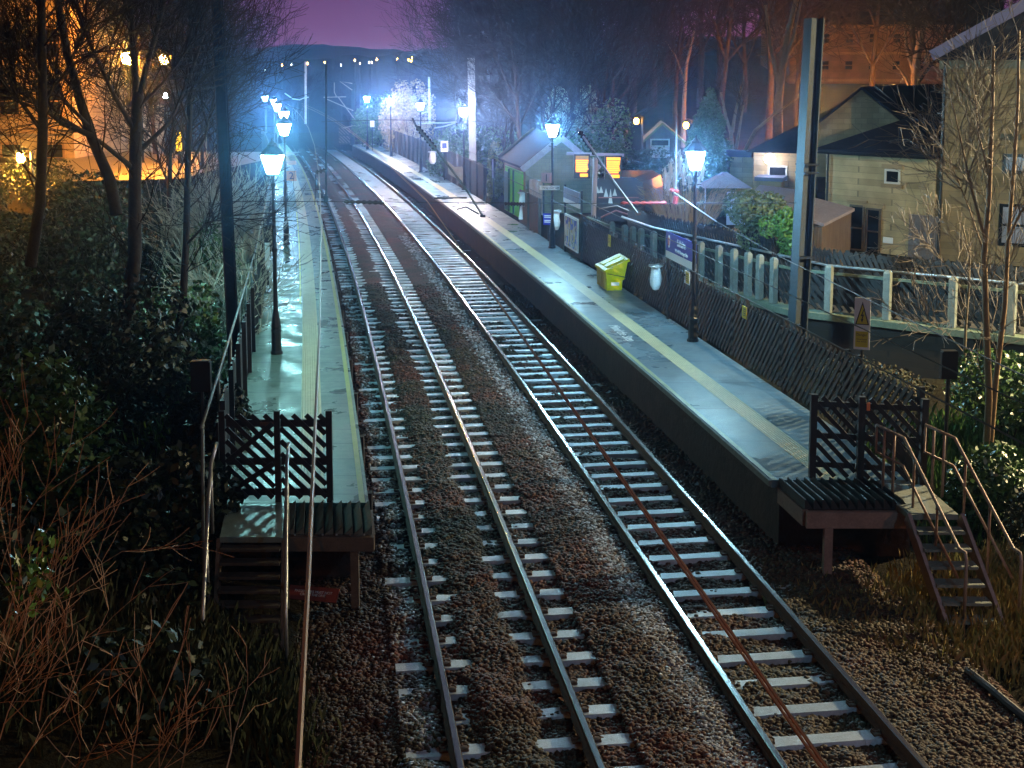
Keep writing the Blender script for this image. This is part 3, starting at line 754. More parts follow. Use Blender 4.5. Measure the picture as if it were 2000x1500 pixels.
# far board fences
def board_fence(label, f, off, ya, yb, z0, h, m):
    t = thing('board_fence', label, 'fence', (float(f(ya)) + off, ya, z0))
    mb = MB(); y = ya
    while y < yb:
        x = float(f(y)) + off; tg = tang(f, y); hh = h + .04 * random.random()
        mb.box((x, y, z0 + hh / 2 - .2), (.03, .145, hh + .4), (tg.y, -tg.x)); y += .155
    obj('boards', mb, m, t)
    for y in np.arange(ya, yb, 2.4):
        mb = MB(); x = float(f(y)) + off - .06; mb.box((x, y, z0 + h / 2 - .1), (.09, .09, h + .3)); obj('fence_post', mb, m, t)
    return t
board_fence('grey-brown close-boarded fence along the far half of right platform', PB, .08, 66.5, 121, 1.06, 1.75, M_board)
board_fence('short dark boarded fence between the shelter and the poster frame', PB, .12, 52.5, 57.2, 1.06, 1.35, M_board)
board_fence('dark fence behind the far part of the left platform', QB, -.1, 62.5, 122, 1.06, 1.5, M_board)
t = thing('lattice_screen', 'brownish lattice screen closing the far end of right platform', 'screen', (-15.0, 122.5, 1.06))
mb = MB(); lattice(mb, (-15.9, 122.5, 1.06), (1, 0, 0), 2.2, 1.7, .3, .13, .03, -1, (0, 1, 0), 0)
for z in (.1, .85, 1.65): mb.bar((-15.9, 122.55, 1.06 + z), (-13.7, 122.55, 1.06 + z), .12, .04, (0, 1, 0))
obj('slats', mb, M_board, t)
mb = MB(); mb.box((-15.4, 122.6, 1.9), (1.0, .05, 1.6)); obj('panel', mb, mat('faded_red_panel', (.20, .12, .12), .7, noise=3), t)

# ------------------------------------------------------------------ overhead line equipment
def h_mast(label, base, top, w, m, ax=(1, 0)):
    t = thing('overhead_line_mast', label, 'mast', base, 'steel masts carrying the overhead line')
    a, b_ = V(base), V(top); ex = V((ax[0], ax[1], 0)); ey = V((-ax[1], ax[0], 0)); mb = MB()
    for s in (-1, 1): mb.bar(a + ex * s * w / 2, b_ + ex * s * w / 2, w, .03, ex)
    mb.bar(a, b_, w - .03, .03, ey)
    obj('column', mb, m, t)
    mb = MB(); mb.box(a + up * .06, (w * 2, w * 2, .12)); obj('base_plate', mb, M_conc, t)
    return t
mR = h_mast('tall grey steel mast behind the lattice fence on the right', (6.93, 32, -.2), (7.18, 32.0, 8.62), .33, M_masts, (.93, .37))
mb = MB(); 
for z in (5.15, 4.95, 2.9): mb.box((7.0 + .026 * z - .03, 32, z), (.40, .40, .05), (.93, .37))
obj('clamp_bands', mb, M_mastd, mR)
tx = V((.6, -.8, 0))
mL = h_mast('tall near-black mast rising from the bank beside left platform', (-5.60, 26.5, .2), (-5.84, 26.5, 10.4), .2, M_mastd, (.95, .3))
mF = h_mast('pale grey mast beside the white lamp on the far right platform', D(924, 345, 78), D(920, 113, 78), .38, mat('pale_galvanised', (.15, .16, .17), .6, noise=2), (1, 0))
mb = MB()
def wave_ins(mb, p, q, n, r):
    p, q = V(p), V(q)
    pts, rr = [], []
    for i in range(2 * n + 1): pts.append(p + (q - p) * (i / (2 * n))); rr.append(r if i % 2 else r * .45)
    mb.tube(pts, rr, 8)
def wire(label, pts, r, m, grp='overhead line wires'):
    mb = MB(); mb.tube(pts, r, 5); o = obj('overhead_wire', mb, m); return tag(o, label, 'wire', grp)
yw = [2.5, 5, 8, 12, 18, 25, 32, 40, 50, 60, 75, 90, 105, 120, 140]
wire('twin sodium-tinted contact wire running low over the right-hand track in view', [(float(cL(y)) + .45 if y > 33 else 1.34 - (y - 5.8) * .1286, y, 4.24) for y in yw], .010, M_sodiumwire)
wire('second sodium-tinted wire close beside the low contact wire', [(float(cL(y)) + .40 if y > 33 else 1.29 - (y - 5.8) * .1286, y, 4.27 + .0015 * y) for y in yw], .008, M_sodiumwire)
wire('thick pale cable descending from far bracket past the left platform steps', [(float(cL(y)) - 2.10, y, 4.95) for y in [3, 6, 12, 20, 32, 45, 60, 80, 100, 112]], .012, mat('rusty_sheathed_cable', (.12, .05, .03), .45, .2))
wire('dark wire crossing in front of concrete posts and fence on the right', [(float(cR(y)) + .75, y, 4.02) for y in yw[1:11]], .010, M_darkwire)
wire('dark wire just above the other one over the right platform fence', [(float(cR(y)) + .95, y, 4.28) for y in yw[1:11]], .008, M_darkwire)
wire('wire stretch coloured bright as if lamplit, slanting past the lamp post by the station name sign', [(3.92, 32, 4.47), (4.02, 29, 4.40), (4.10, 26.5, 4.36)], .012, M_litwire)
wire('continuation of the same wire, coloured dark as unlit, crossing the grey mast', [(4.10, 26.48, 4.36), (4.3, 21, 4.38), (4.62, 12, 4.55), (4.8, 6, 4.8)], .008, M_darkwire)  # unlit rest of the same wire, given a darker colour
pl = D(455, 392, 32); pr = D(1552, 402, 32)
wire('thin cross-span wire strung between the two near masts', [(-6.85, 32, 4.26), (-4.6, 32, 4.25), (0, 32, 4.22), (3, 32, 4.2), (6.95, 32, 4.22)], .010, M_darkwire)
wire('upper cross-span wire behind the number 1 lamp post', [D(628, 238, 55), D(760, 234, 55), D(925, 237, 55), D(1180, 244, 55)], .012, M_darkwire)
# insulators in the cross-span
for lab, a, b_, m in (('string of dark insulators on the cross-span over the left track', (672, 394), (750, 396), M_insul), ('string of dark insulators on the cross-span before the green shelter wall', (985, 398), (1025, 399), M_insul),
                   ('string of red insulators on the cross-span in front of the dark van', (1212, 397), (1302, 396), M_redins)):
    mb = MB(); wave_ins(mb, D(*a, 32), D(*b_, 32), 7, .055); tag(obj('insulator', mb, m, None, True), lab, 'insulator', 'insulators on the cross-span')
# registration arms
for lab, pts, ins, foot, m in (('dark slanting registration arm with insulator above the right platform edge', [(806, 232), (812, 245), (850, 290), (905, 362), (943, 422)], ((815, 248), (850, 291)), [((848, 387), (912, 386)), ((892, 409), (910, 404), (935, 418))], M_darkwire),
                          ('slanting registration arm with red lower end near the dark van', [(1128, 250), (1140, 268), (1162, 300), (1200, 355), (1246, 418)], ((1132, 257), (1163, 302)), [((1170, 408), (1205, 402), (1228, 412))], mat('pale_registration_tube', (.13, .09, .09), .6))):
    t = thing('registration_arm', lab, 'support arm', D(*pts[0], 32), 'registration arms of the overhead line')
    mb = MB(); mb.tube([D(u, v, 32 - .35 * i) for i, (u, v) in enumerate(pts)], .028, 6); obj('arm_tube', mb, m, t)
    mb = MB(); wave_ins(mb, D(*ins[0], 31.8), D(*ins[1], 31.4), 7, .075); obj('insulator', mb, M_insul, t, True)
    for f_ in foot:
        mb = MB(); mb.tube([D(u, v, 31.2) for u, v in f_], .02, 5); obj('steady_arm', mb, m, t)
    mb = MB(); mb.box(D(*pts[-1], 30.6), (.12, .05, .06)); obj('clamp', mb, m, t)
t = thing('drop_rod', 'dark vertical drop rod with knobbly insulator above left platform', 'support arm', D(637, 150, 32), 'registration arms of the overhead line')
mb = MB(); mb.tube([D(637, 120, 32), D(637, 392, 32)], .026, 6); obj('rod', mb, M_mastd, t)
mb = MB(); wave_ins(mb, D(617, 337, 32), D(636, 332, 32), 3, .06); obj('insulator', mb, M_insul, t)
mb = MB(); mb.tube([D(617, 337, 32), D(615, 400, 32)], .010, 5); mb.box(D(637, 388, 32), (.1, .1, .14)); obj('clamp', mb, M_mastd, t)
t = thing('drop_rod', 'reddish drop rod hanging left of the pampas grass', 'support arm', D(1320, 240, 32), 'registration arms of the overhead line')
mb = MB(); mb.tube([D(1321, 240, 32), D(1320, 400, 32)], .03, 6); obj('rod', mb, mat('reddish_rod', (.028, .014, .016), .8), t)
mb = MB(); wave_ins(mb, D(1308, 370, 32), D(1326, 374, 32), 2, .06); mb.tube([D(1320, 383, 32), D(1318, 398, 32)], .07, 6); obj('insulator', mb, M_redins, t)
# far gantries
def cantilever(label, mastpts, y, arms, w, m, arm_m):
    t = thing('overhead_line_mast', label, 'mast', D(*mastpts[0], y), 'steel masts carrying the overhead line')
    mb = MB(); mb.bar(D(*mastpts[0], y), D(*mastpts[1], y), w, w, (0, 1, 0)); obj('column', mb, m, t)
    mb = MB()
    for a in arms: mb.tube([D(u, v, y - .3) for u, v in a], .05, 5)
    obj('cantilever', mb, arm_m, t)
cantilever('distant mast with arms at the far end of the right platform', ((689, 285), (690, 162)), 122, [((688, 163), (664, 159), (688, 176)), ((632, 190), (676, 189)), ((637, 193), (690, 216)), ((661, 190), (695, 236), (706, 250)), ((670, 250), (693, 245), (702, 252)), ((653, 161), (653, 180), (658, 190))], .3, M_masts, M_handpink)
cantilever('distant slender mast with a curved bracket above the left track', ((597, 242), (597, 120)), 112, [((597, 190), (585, 195), (572, 193), (556, 182)), ((597, 190), (603, 190))], .16, M_steel, M_steel)
cantilever('distant thin pale mast between the two far lamps', ((839, 242), (838, 150)), 96, [((839, 240), (825, 241), (816, 240)), ((839, 240), (868, 240), (893, 238)), ((848, 250), (866, 247), (890, 240)), ((822, 222), (836, 218), (846, 207))], .14, M_steel, M_steel)

# ------------------------------------------------------------------ signs and platform furniture
def panel(mb, c, ex, w, h, th, mi=0):
    c = V(c); ex = V(ex).normalized(); n = V((ex.y, -ex.x, 0)); mb.bar(c - ex * w / 2, c + ex * w / 2, h, th, n, mi)
EXC = V((1, 0, 0))      # facing the camera
def facing(ex): ex = V(ex).normalized(); return ex.cross(up)     # outward normal
def number_sign(lamp, off, z, n, m, label):
    b = lamp.location; t = thing('number_sign', label, 'sign', b + V((off, -.09, z)))
    mb = MB(); panel(mb, t.location, EXC, .37, .37, .02); obj('panel', mb, m, t)
    text(n, .36, t.location + V((0, -.014, -.01)), EXC, up, M_black, t, 'numeral')
    mb = MB(); mb.box(b + V((off / 2, -.06, z + .1)), (abs(off), .03, .03)); obj('bracket', mb, M_iron, t)
number_sign(lampL[1], .25, 2.56, '2', M_orange, 'orange square sign reading 2 on the left platform')
number_sign(lampR[1], -.22, 2.56, '1', M_pink, 'faded red square sign reading 1 on the right platform')
b = lampR[1].location; t = thing('direction_sign', 'white direction sign with an arrow below the number 1', 'sign', b + V((-.1, -.1, 2.2)))
mb = MB(); panel(mb, t.location, EXC, .72, .16, .02); obj('panel', mb, M_white, t)
text('Way out', .12, t.location + V((-.06, -.014, 0)), EXC, up, M_black, t)
mb = MB(); c0 = t.location + V((.26, -.014, 0)); mb.bar(c0 - EXC * .06, c0 + EXC * .04, .02, .004, (0, 1, 0)); mb.prism([c0 + V((.03, 0, .04)), c0 + V((.08, 0, 0)), c0 + V((.03, 0, -.04))], (0, -.003, 0)); obj('arrow', mb, M_black, t)
b = lampL[2].location; t = thing('direction_sign', 'small white sign on the left platform past the number 2', 'sign', b + V((.36, -.1, 1.95)))
mb = MB(); panel(mb, t.location, EXC, .34 * 1.3, .15 * 1.3, .02); obj('panel', mb, M_white, t)
mb = MB(); mb.box(b + V((.1, -.06, 1.95)), (.2, .03, .03)); obj('bracket', mb, M_iron, t)

def fence_at(u, f=PB, off=0., v=520):
    r_ = ray(u, v); k = r_.x / r_.y; lo, hi = 18., 70.
    for _ in range(50):
        m_ = (lo + hi) / 2
        if float(f(m_)) + off - k * m_ > 0: lo = m_
        else: hi = m_
    return lo
def fence_sign(u, v, w, h, label, build, off=-.06, name='notice', cat='sign', grp=None):
    y = fence_at(u, PB, off, v); p = D(u, v, y); ex = -tang(PB, y)
    t = thing(name, label, cat, p, grp); mb = MB(); panel(mb, p, ex, w, h, .018); build(t, mb, p, ex); return t
def yellow_notice(t, mb, p, ex):
    obj('panel', mb, M_yellow, t); n = facing(ex); mb = MB()
    for k in range(4): mb.bar(p + n * .012 + ex * -.07 + up * (.07 - k * .045), p + n * .012 + ex * (.09 - .03 * (k % 2)) + up * (.07 - k * .045), .014, .003, n)
    obj('lines', mb, M_black, t)
fence_sign(1190, 470, .3, .36, 'small yellow notice on the lattice fence left of the yellow bin', yellow_notice, grp='yellow notices on the lattice fence')
def notice2(t, mb, p, ex):
    obj('panel', mb, M_white, t); n = facing(ex); m2 = MB(); panel(m2, p + n * .013 + ex * .07, ex, .25, .26, .005); obj('yellow_field', m2, M_yellow, t)
    m3 = MB()
    for k in range(4): m3.bar(p + n * .018 + ex * -.03 + up * (.08 - k * .05), p + n * .018 + ex * .17 + up * (.08 - k * .05), .015, .003, n)
    m3.lathe([(.025, 0), (.025, .05)], 6, p + n * .014 + ex * -.13 + up * .02); m3.bar(p + n * .014 + ex * -.13 + up * -.08, p + n * .014 + ex * -.13 + up * .02, .04, .003, n)
    obj('lines', m3, M_black, t)
fence_sign(1342, 542, .43, .32, 'white and yellow notice on the fence below the station name sign', notice2, grp='yellow notices on the lattice fence')
fence_sign(1454, 610, .28, .26, 'plain yellow notice on the fence right of the lamp post', yellow_notice, grp='yellow notices on the lattice fence')
# station name sign
y1, y2 = 33.75, 31.2
pa_, pb2 = V((float(PB(y1)) - .08, y1, 0)), V((float(PB(y2)) - .08, y2, 0)); ex = (pb2 - pa_).normalized(); n = facing(ex); mid = (pa_ + pb2) / 2
t = thing('station_name_sign', 'blue and white station name sign reading Saltaire on two posts', 'sign', mid + up * 1.06)
for p in (pa_ + ex * .05, pb2 - ex * .05):
    mb = MB(); mb.tube([p + up * 1.06, p + up * 3.3], .035, 8); obj('post', mb, M_iron, t)
Ls = (pb2 - pa_).length
mb = MB(); mb.bar(pa_ + n * .05 + up * 3.09, pb2 + n * .05 + up * 3.09, .48, .03, n); obj('blue_panel', mb, M_blue, t)
mb = MB(); mb.bar(pa_ + n * .05 + up * 2.755, pb2 + n * .05 + up * 2.755, .18, .03, n); obj('white_band', mb, M_white, t)
text('Saltaire', .25, mid + n * .068 + ex * .12 + up * 3.15, ex, up, M_white, t)
text('World Heritage Site', .135, mid + n * .068 + ex * .12 + up * 2.94, ex, up, M_white, t)
mb = MB(); c0 = pa_ + ex * .3 + n * .067 + up * 3.1
mb.prism([c0 + ex * (.10 * math.cos(a)) + up * (.16 * math.sin(a)) for a in np.linspace(0, 2 * math.pi, 16, endpoint=False)], n * .004); obj('logo_disc', mb, M_white, t)
mb = MB(); 
for k in range(3): mb.bar(c0 + n * .006 + ex * (-.05 + .05 * k) - up * .1, c0 + n * .006 + ex * (-.05 + .05 * k) + up * .1, .028, .003, n)
obj('logo_bars', mb, mat('red_enamel', (.55, .04, .03), .4), t)
# poster frame with picture sign
y1, y2 = 47.0, 44.3
pa_, pb2 = V((float(PB(y1)) - .05, y1, 0)), V((float(PB(y2)) - .05, y2, 0)); ex = (pb2 - pa_).normalized(); n = facing(ex); mid = (pa_ + pb2) / 2; Ls = (pb2 - pa_).length
t = thing('poster_frame', 'black two-post poster frame with colourful poster and picture board', 'notice board', mid + up * 1.06)
for p in (pa_, pb2):
    mb = MB(); mb.box(p + up * (1.06 + 1.2), (.07, .07, 2.4)); obj('post', mb, M_iron, t)
mb = MB(); mb.bar(pa_ + ex * .35 + n * .06 + up * 1.9, pb2 - ex * .25 + n * .06 + up * 1.9, 1.15, .05, n); obj('case', mb, M_white, t)
def poster_mat():
    m = bpy.data.materials.new('poster_print'); m.use_nodes = True; N = m.node_tree.nodes; L = m.node_tree.links
    tc = N.new('ShaderNodeTexCoord'); v_ = N.new('ShaderNodeTexVoronoi'); v_.distance = 'CHEBYCHEV'; v_.inputs['Scale'].default_value = 5; L.new(tc.outputs['Object'], v_.inputs['Vector'])
    r = N.new('ShaderNodeValToRGB'); r.color_ramp.interpolation = 'CONSTANT'; els = r.color_ramp.elements
    for pos_, c in ((0, (.55, .5, .5)), (.25, (.08, .14, .5)), (.45, (.6, .58, .6)), (.6, (.05, .05, .14)), (.75, (.5, .4, .2)), (.88, (.3, .4, .7))):
        e = els.new(pos_) if pos_ else els[0]; e.color = (*c, 1)
    L.new(v_.outputs['Color'], r.inputs['Fac']); L.new(r.outputs['Color'], N['Principled BSDF'].inputs['Base Color']); N['Principled BSDF'].inputs['Roughness'].default_value = .2
    return m
mb = MB(); mb.bar(pa_ + ex * .47 + n * .088 + up * 1.9, pb2 - ex * .37 + n * .088 + up * 1.9, 1.0, .008, n); obj('poster', mb, poster_mat(), t)
mb = MB(); mb.bar(pa_ + ex * .1 + n * .06 + up * 3.2, pb2 - ex * .02 + n * .06 + up * 3.2, .38, .04, n); obj('picture_board', mb, mat('blue_grey_print', (.12, .18, .36), .4, noise=4, col2=(.3, .36, .5)), t)
mb = MB(); mb.bar(pa_ + ex * .1 + n * .06 + up * 2.93, pb2 - ex * .02 + n * .06 + up * 2.93, .15, .04, n); obj('white_band', mb, M_white, t)
# blue notice by lamp
t = thing('blue_notice', 'blue notice with white text lines beside the number 1 lamp post', 'sign', D(1071, 428, 50)); p = t.location
mb = MB(); panel(mb, p, (1, -.3, 0), .40, .44, .02); obj('panel', mb, M_blue, t); mb = MB()
for k, w_ in enumerate((.3, .26, 0, .3, .24)):
    if w_: mb.bar(p + V((-.15, -.02 + .045, .13 - k * .06)), p + V((-.15 + w_, -.02 + .045 - .3 * w_, .13 - k * .06)), .03, .004, (.29, -1, 0) if 0 else (-.29, -.957, 0))
obj('text_lines', mb, M_white, t); mb = MB(); mb.box(p + V((0, .03, -.35)), (.05, .03, 1.1)); obj('post', mb, M_iron, t)
# departure boards
M_amber = emission('amber_display', (1., .33, .006), 2.6)
M_amber2 = emission('dim_amber_display', (.8, .45, .03), .55)
yb_ = 46
t = thing('departure_boards', 'twin amber departure boards hanging from a lilac T-shaped post', 'departure board', D(1162, 430, yb_))
M_lilac = mat('lilac_grey_paint', (.42, .36, .44), .5)
mb = MB(); mb.tube([D(1159, 432, yb_), D(1163, 308, yb_)], .085, 8); obj('post', mb, M_lilac, t)
mb = MB(); mb.bar(D(1107, 300, yb_), D(1219, 303, yb_), .1, .1, (0, 0, 1)); obj('crossbar', mb, M_lilac, t)
for u0, u1, v0, v1, bright in ((1121, 1152, 301, 348, .8), (1181, 1214, 304, 350, 1)):
    a = D(u0, v0, yb_ - .25); b_ = D(u1, v1, yb_ - .25); c = (a + b_) / 2
    mb = MB(); mb.box(c, (b_.x - a.x, .18, a.z - b_.z)); cs = obj('display_case', mb, M_black, t)
    w_ = (b_.x - a.x) * .8; hh = a.z - b_.z
    mb = MB(); d2 = MB()
    (d2 if bright < 1 else mb).box(c + V((0, -.095, hh * .37)), (w_, .01, hh * .13))
    for k, f_ in enumerate((.98, .96, .9, .94, .98, .86)):
        mb.box(c + V((-w_ * (1 - f_) / 3, -.095, hh * (.24 - k * .088))), (w_ * f_, .01, hh * .072))
    mb.box(c + V((w_ * .15, -.095, -hh * .37)), (w_ * .6, .01, hh * .13))
    obj('lit_text', mb, M_amber, cs)
    if bright < 1: obj('dim_heading', d2, M_amber2, cs)
# yellow grit bin
yb_ = 38.5; tg = tang(PE, yb_); ex = V((tg.y, -tg.x, 0)); bp_ = P(1186, 568, 1.066)
t = thing('grit_bin', 'bright yellow grit bin with sloping lid on the right platform', 'bin', bp_)
M_bin = mat('yellow_plastic', (.74, .64, .0), .5, spec=.25, noise=3, col2=(.86, .76, .0), bump=(6, .15)); M_bino = mat('ochre_plastic', (.55, .36, .03), .45)
def binpoly(pts, y0, y1, mb): mb.prism([bp_ + ex * a + up * b for a, b in pts], tg * (y1 - y0)) if 0 else mb.prism([bp_ + ex * a + up * b + tg * y0 for a, b in pts], tg * (y1 - y0))
mb = MB(); binpoly([(0.0, .0), (.44, 0), (.46, .30), (.0 - .01, .30)], .03, 1.1, mb)
binpoly([(-.02, .303), (.50, .303), (.60, .83), (-.05, .56)], 0, 1.15, mb)
obj('body', mb, M_bin, t)
mb = MB()
for k in range(5): binpoly([(-.035 - .02, .04), (-.008, .04), (-.035, .52), (-.07, .52)], .1 + k * .22, .22 + k * .22, mb)
obj('front_ribs', mb, M_bino, t)
mb = MB(); binpoly([(-.10, .545), (.66, .86), (.65, .93), (-.10, .61)], -.06, 1.21, mb)
binpoly([(.0, .66), (.54, .90), (.54, .93), (.0, .69)], .1, .5, mb); binpoly([(.0, .66), (.54, .90), (.54, .93), (.0, .69)], .62, 1.05, mb)
obj('lid', mb, M_bin, t)
mb = MB(); mb.bar(bp_ + ex * 0 + up * .50 - tg * .004, bp_ + ex * .57 + up * .38 - tg * .004, .02, .01, tg); obj('seam', mb, M_black, t)
mb = MB(); mb.bar(bp_ + ex * .12 + up * .19 - tg * -.024, bp_ + ex * .36 + up * .19 - tg * -.024, .10, .012, tg); obj('label', mb, M_white, t)
# bin bags on hoops
M_bag = mat('clear_white_plastic', (.66, .70, .76), .22, noise=6, col2=(.8, .83, .88), bump=(7, .7, .05))
def bag(label, c, w, h, group='clear bin bags on hoops', m=None):
    c = V(c); t = thing('bin_bag', label, 'bin bag', c, group)
    mb = MB(); pr = [(.50, 0), (.55, -.05), (.34, -.10), (.36, -.30), (.42, -.55), (.38, -.80), (.24, -.96), (.07, -1.0)]
    n = 12; i0 = 0
    rows = []
    for r, z in pr:
        rows.append([V((c.x + w * r * math.cos(q * 2 * math.pi / n) * (1 + .12 * random.uniform(-1, 1)), c.y + w * r * .8 * math.sin(q * 2 * math.pi / n) * (1 + .12 * random.uniform(-1, 1)), c.z + h * z)) for q in range(n)])
    for a, b_ in zip(rows[:-1], rows[1:]):
        for q in range(n): mb.face([a[q], a[(q + 1) % n], b_[(q + 1) % n], b_[q]])
    obj('bag', mb, m or M_bag, t, True)
    mb = MB(); mb.tube([c + V((w * .52 * math.cos(a), w * .42 * math.sin(a), .0)) for a in np.linspace(0, 2 * math.pi, 13)], .012, 5); mb.bar(c + V((0, w * .4, 0)), c + V((.12, w * .4 + .12, 0)), .03, .02, up); obj('hoop', mb, M_steel, t)
y = fence_at(1281, PB, -.25); bag('clear bin bag hanging on the lattice fence right of the yellow bin', D(1281, 518, y), .36, .66)
bag('pale bin bag hanging before the green shelter wall', D(1021, 376, 56), .42, .6)
bag('pale bin bag behind the number 1 lamp post', D(1087, 411, 50), .34, .75)
y = fence_at(846, PB, -.2) if False else 79; bag('white bag hanging on the far boarded fence', D(845, 296, 79), .5, .75)
t = tag(obj('banner_sheet', (lambda mb: [mb.face([D(874, 314, 72.5), D(888, 326, 72.2), D(903, 325, 72), D(903, 340, 72.1), D(901, 352, 72), D(889, 347, 72.2), D(876, 340, 72.4)]), mb.face([D(903, 325, 71.98), D(903, 340, 72.08), D(901, 352, 71.98), D(904, 358, 71.9), D(904, 330, 71.9)]), mb][2])(MB()), mat('pale_green_sheet', (.40, .44, .38), .6, noise=2, col2=(.55, .58, .5))), 'pale sheet hung sagging on the far fence below the white lamp', 'sheet')
mb = MB(); pts = [D(874, 314, 72.55), D(889, 325, 72.25), D(904, 325, 71.95)]; 
# lean-to white sandwich stand below the shelter
t = thing('a_board_stand', 'white folding stand on the platform below the hanging bag', 'stand', D(1022, 428, 56.5)); p = t.location
mb = MB(); mb.hexa([p + V(q) for q in ((-.2, -.15, 0), (.2, -.15, 0), (.2, .2, 0), (-.2, .2, 0), (-.12, 0, .62), (.12, 0, .62), (.12, .04, .62), (-.12, .04, .62))]); obj('boards', mb, M_white, t)
# white board on left fence
t = thing('information_board', 'tall white board fixed to the fence left of the nearest lamp', 'sign', D(522, 497, 36)); p = t.location
mb = MB(); mb.box(p, (.13, .03, .64)); mb.tube([p + V((0, 0, -.32)), p + V((.03, 0, -.40))], .06, 6); obj('panel', mb, M_white, t); mb = MB(); mb.box(p + V((0, .04, -.2)), (.05, .04, 1.3)); obj('post', mb, M_iron, t)
# danger sign
p0 = D(1684, 632, 24); ex = V((.93, -.37, 0)).normalized(); n = facing(ex)
t = thing('danger_sign', 'white sign with yellow electric warning triangle reading Danger', 'sign', p0)
mb = MB(); panel(mb, p0, ex, .285, .96, .02); obj('panel', mb, M_white, t)
mb = MB(); q = p0 + n * .0125 + up * .14
mb.prism([q + ex * -.125 + up * -.16, q + ex * .125 + up * -.16, q + up * .27], n * .004); obj('triangle_border', mb, M_black, t)
mb = MB(); mb.prism([q + n * .005 + ex * -.098 + up * -.142, q + n * .005 + ex * .098 + up * -.142, q + n * .005 + up * .215], n * .003); obj('yellow_triangle', mb, M_yellow, t)
mb = MB(); z_ = q + n * .010; mb.prism([z_ + ex * a + up * b for a, b in ((.015, .12), (-.03, -.0), (.0, .005), (-.015, -.06), (-.03, -.055), (.0, -.12), (.022, -.045), (.006, -.05), (.032, .035), (.002, .03), (.03, .12))], n * .002); obj('lightning_bolt', mb, M_black, t)
mb = MB(); panel(mb, p0 + n * .0135 + up * -.29, ex, .225, .29, .005); obj('yellow_field', mb, M_yellow, t)
text('Danger', .065, p0 + n * .0185 + up * -.205, ex, up, M_black, t); text('Overhead\nlive wires', .045, p0 + n * .0185 + up * -.31, ex, up, M_black, t)
mb = MB(); mb.tube([V((p0.x, p0.y, -.2)) - n * .04, p0 - n * .04 + up * .3], .03, 6); obj('post', mb, M_iron, t)
# dark boxes on posts
for u, v, y, w_, hh, lab in ((1853, 713, 22, .27, .46, 'black box on a post behind the right gate'), (393, 735, 20, .30, .46, 'black sign back on a post beside the left gate')):
    p0 = D(u, v, y); t = thing('post_box', lab, 'post box' if 0 else 'equipment box', p0)
    mb = MB(); mb.box(p0, (w_, .12, hh)); mb.box(p0 + up * (hh / 2 + .012), (w_ * .9, .16, .02)); obj('case', mb, M_black, t); mb = MB(); mb.tube([p0 - up * hh / 2, V((p0.x, p0.y, -.1))], .035, 6); obj('post', mb, M_iron, t)
# fallen red sign
p0 = P(612, 1160, .12); t = thing('fallen_sign', 'dull red sign with white lettering lying under the left guard', 'sign', p0); ex = V((.97, -.22, 0)).normalized()
mb = MB(); nrm = V((0, -.75, .66)).normalized(); mb.bar(p0 - ex * .36, p0 + ex * .36, .2, .02, nrm); obj('panel', mb, mat('dull_red_enamel', (.24, .05, .035), .5), t)
upn = nrm.cross(ex).normalized(); upn = upn if upn.z > 0 else -upn
text('PASSENGERS MUST NOT\nCROSS THE LINE', .05, p0 + ex.cross(upn) * .014, ex, upn, M_white, t)
# far little signs
for u, v, y, w_, lab in ((727, 242, 112, .28, 'small white sign beside the farthest right lamp'), (868, 286, 80, .34, 'small blue-white sign on the far fence by the hanging bag')):
    p0 = D(u, v, y); t = thing('small_sign', lab, 'sign', p0); mb = MB(); mb.box(p0, (w_ * 1.3, .03, w_ * 1.9)); obj('panel', mb, M_white, t); mb = MB(); mb.tube([p0 + V((0, .05, .2)), V((p0.x, p0.y + .05, 1.0))], .035, 5); obj('post', mb, M_iron, t)
    if y == 80:
        mb = MB(); mb.box(p0 + V((0, -.02, .05)), (w_ * .8, .01, w_ * .9)); obj('blue_field', mb, M_blue, t)
p0 = D(964, 347, 66.3); t = thing('wall_light_box', 'slim brown cased notice on a post left of the shelter', 'notice board', p0); mb = MB(); mb.box(p0 + up * .45, (.2, .12, 1.0)); obj('case', mb, M_board, t); mb = MB(); mb.box(p0 + up * .45 + V((-.04, -.065, 0)), (.08, .012, .95)); obj('pale_face', mb, M_lilac, t); mb = MB(); mb.box(p0 + up * -.5, (.07, .07, 1.0)); obj('post', mb, M_iron, t)

# ------------------------------------------------------------------ buildings
def window(t, c, ex, w, h, frame=.06, fm=None, gm=None, bars=0):
    c = V(c); ex = V(ex).normalized(); n = facing(ex); mb = MB()
    for s in (-1, 1):
        mb.bar(c + ex * s * w / 2 - up * h / 2 + n * .03, c + ex * s * w / 2 + up * h / 2 + n * .03, frame, .05, n)
        mb.bar(c - ex * (w / 2 - frame / 2) + up * s * (h / 2 - frame / 2) + n * .03, c + ex * (w / 2 - frame / 2) + up * s * (h / 2 - frame / 2) + n * .03, frame, .046, n)
    for k in range(bars): 
        z = h * (k + 1) / (bars + 1) - h / 2; mb.bar(c - ex * (w / 2 - frame / 2) + up * z + n * .03, c + ex * (w / 2 - frame / 2) + up * z + n * .03, frame * .7, .04, n)
    f_ = obj('window', mb, fm or M_paintw, t)
    mb = MB(); mb.bar(c - ex * w / 2 + n * .012, c + ex * w / 2 + n * .012, h, .02, n); obj('pane', mb, gm or M_glassd, f_)
    return f_
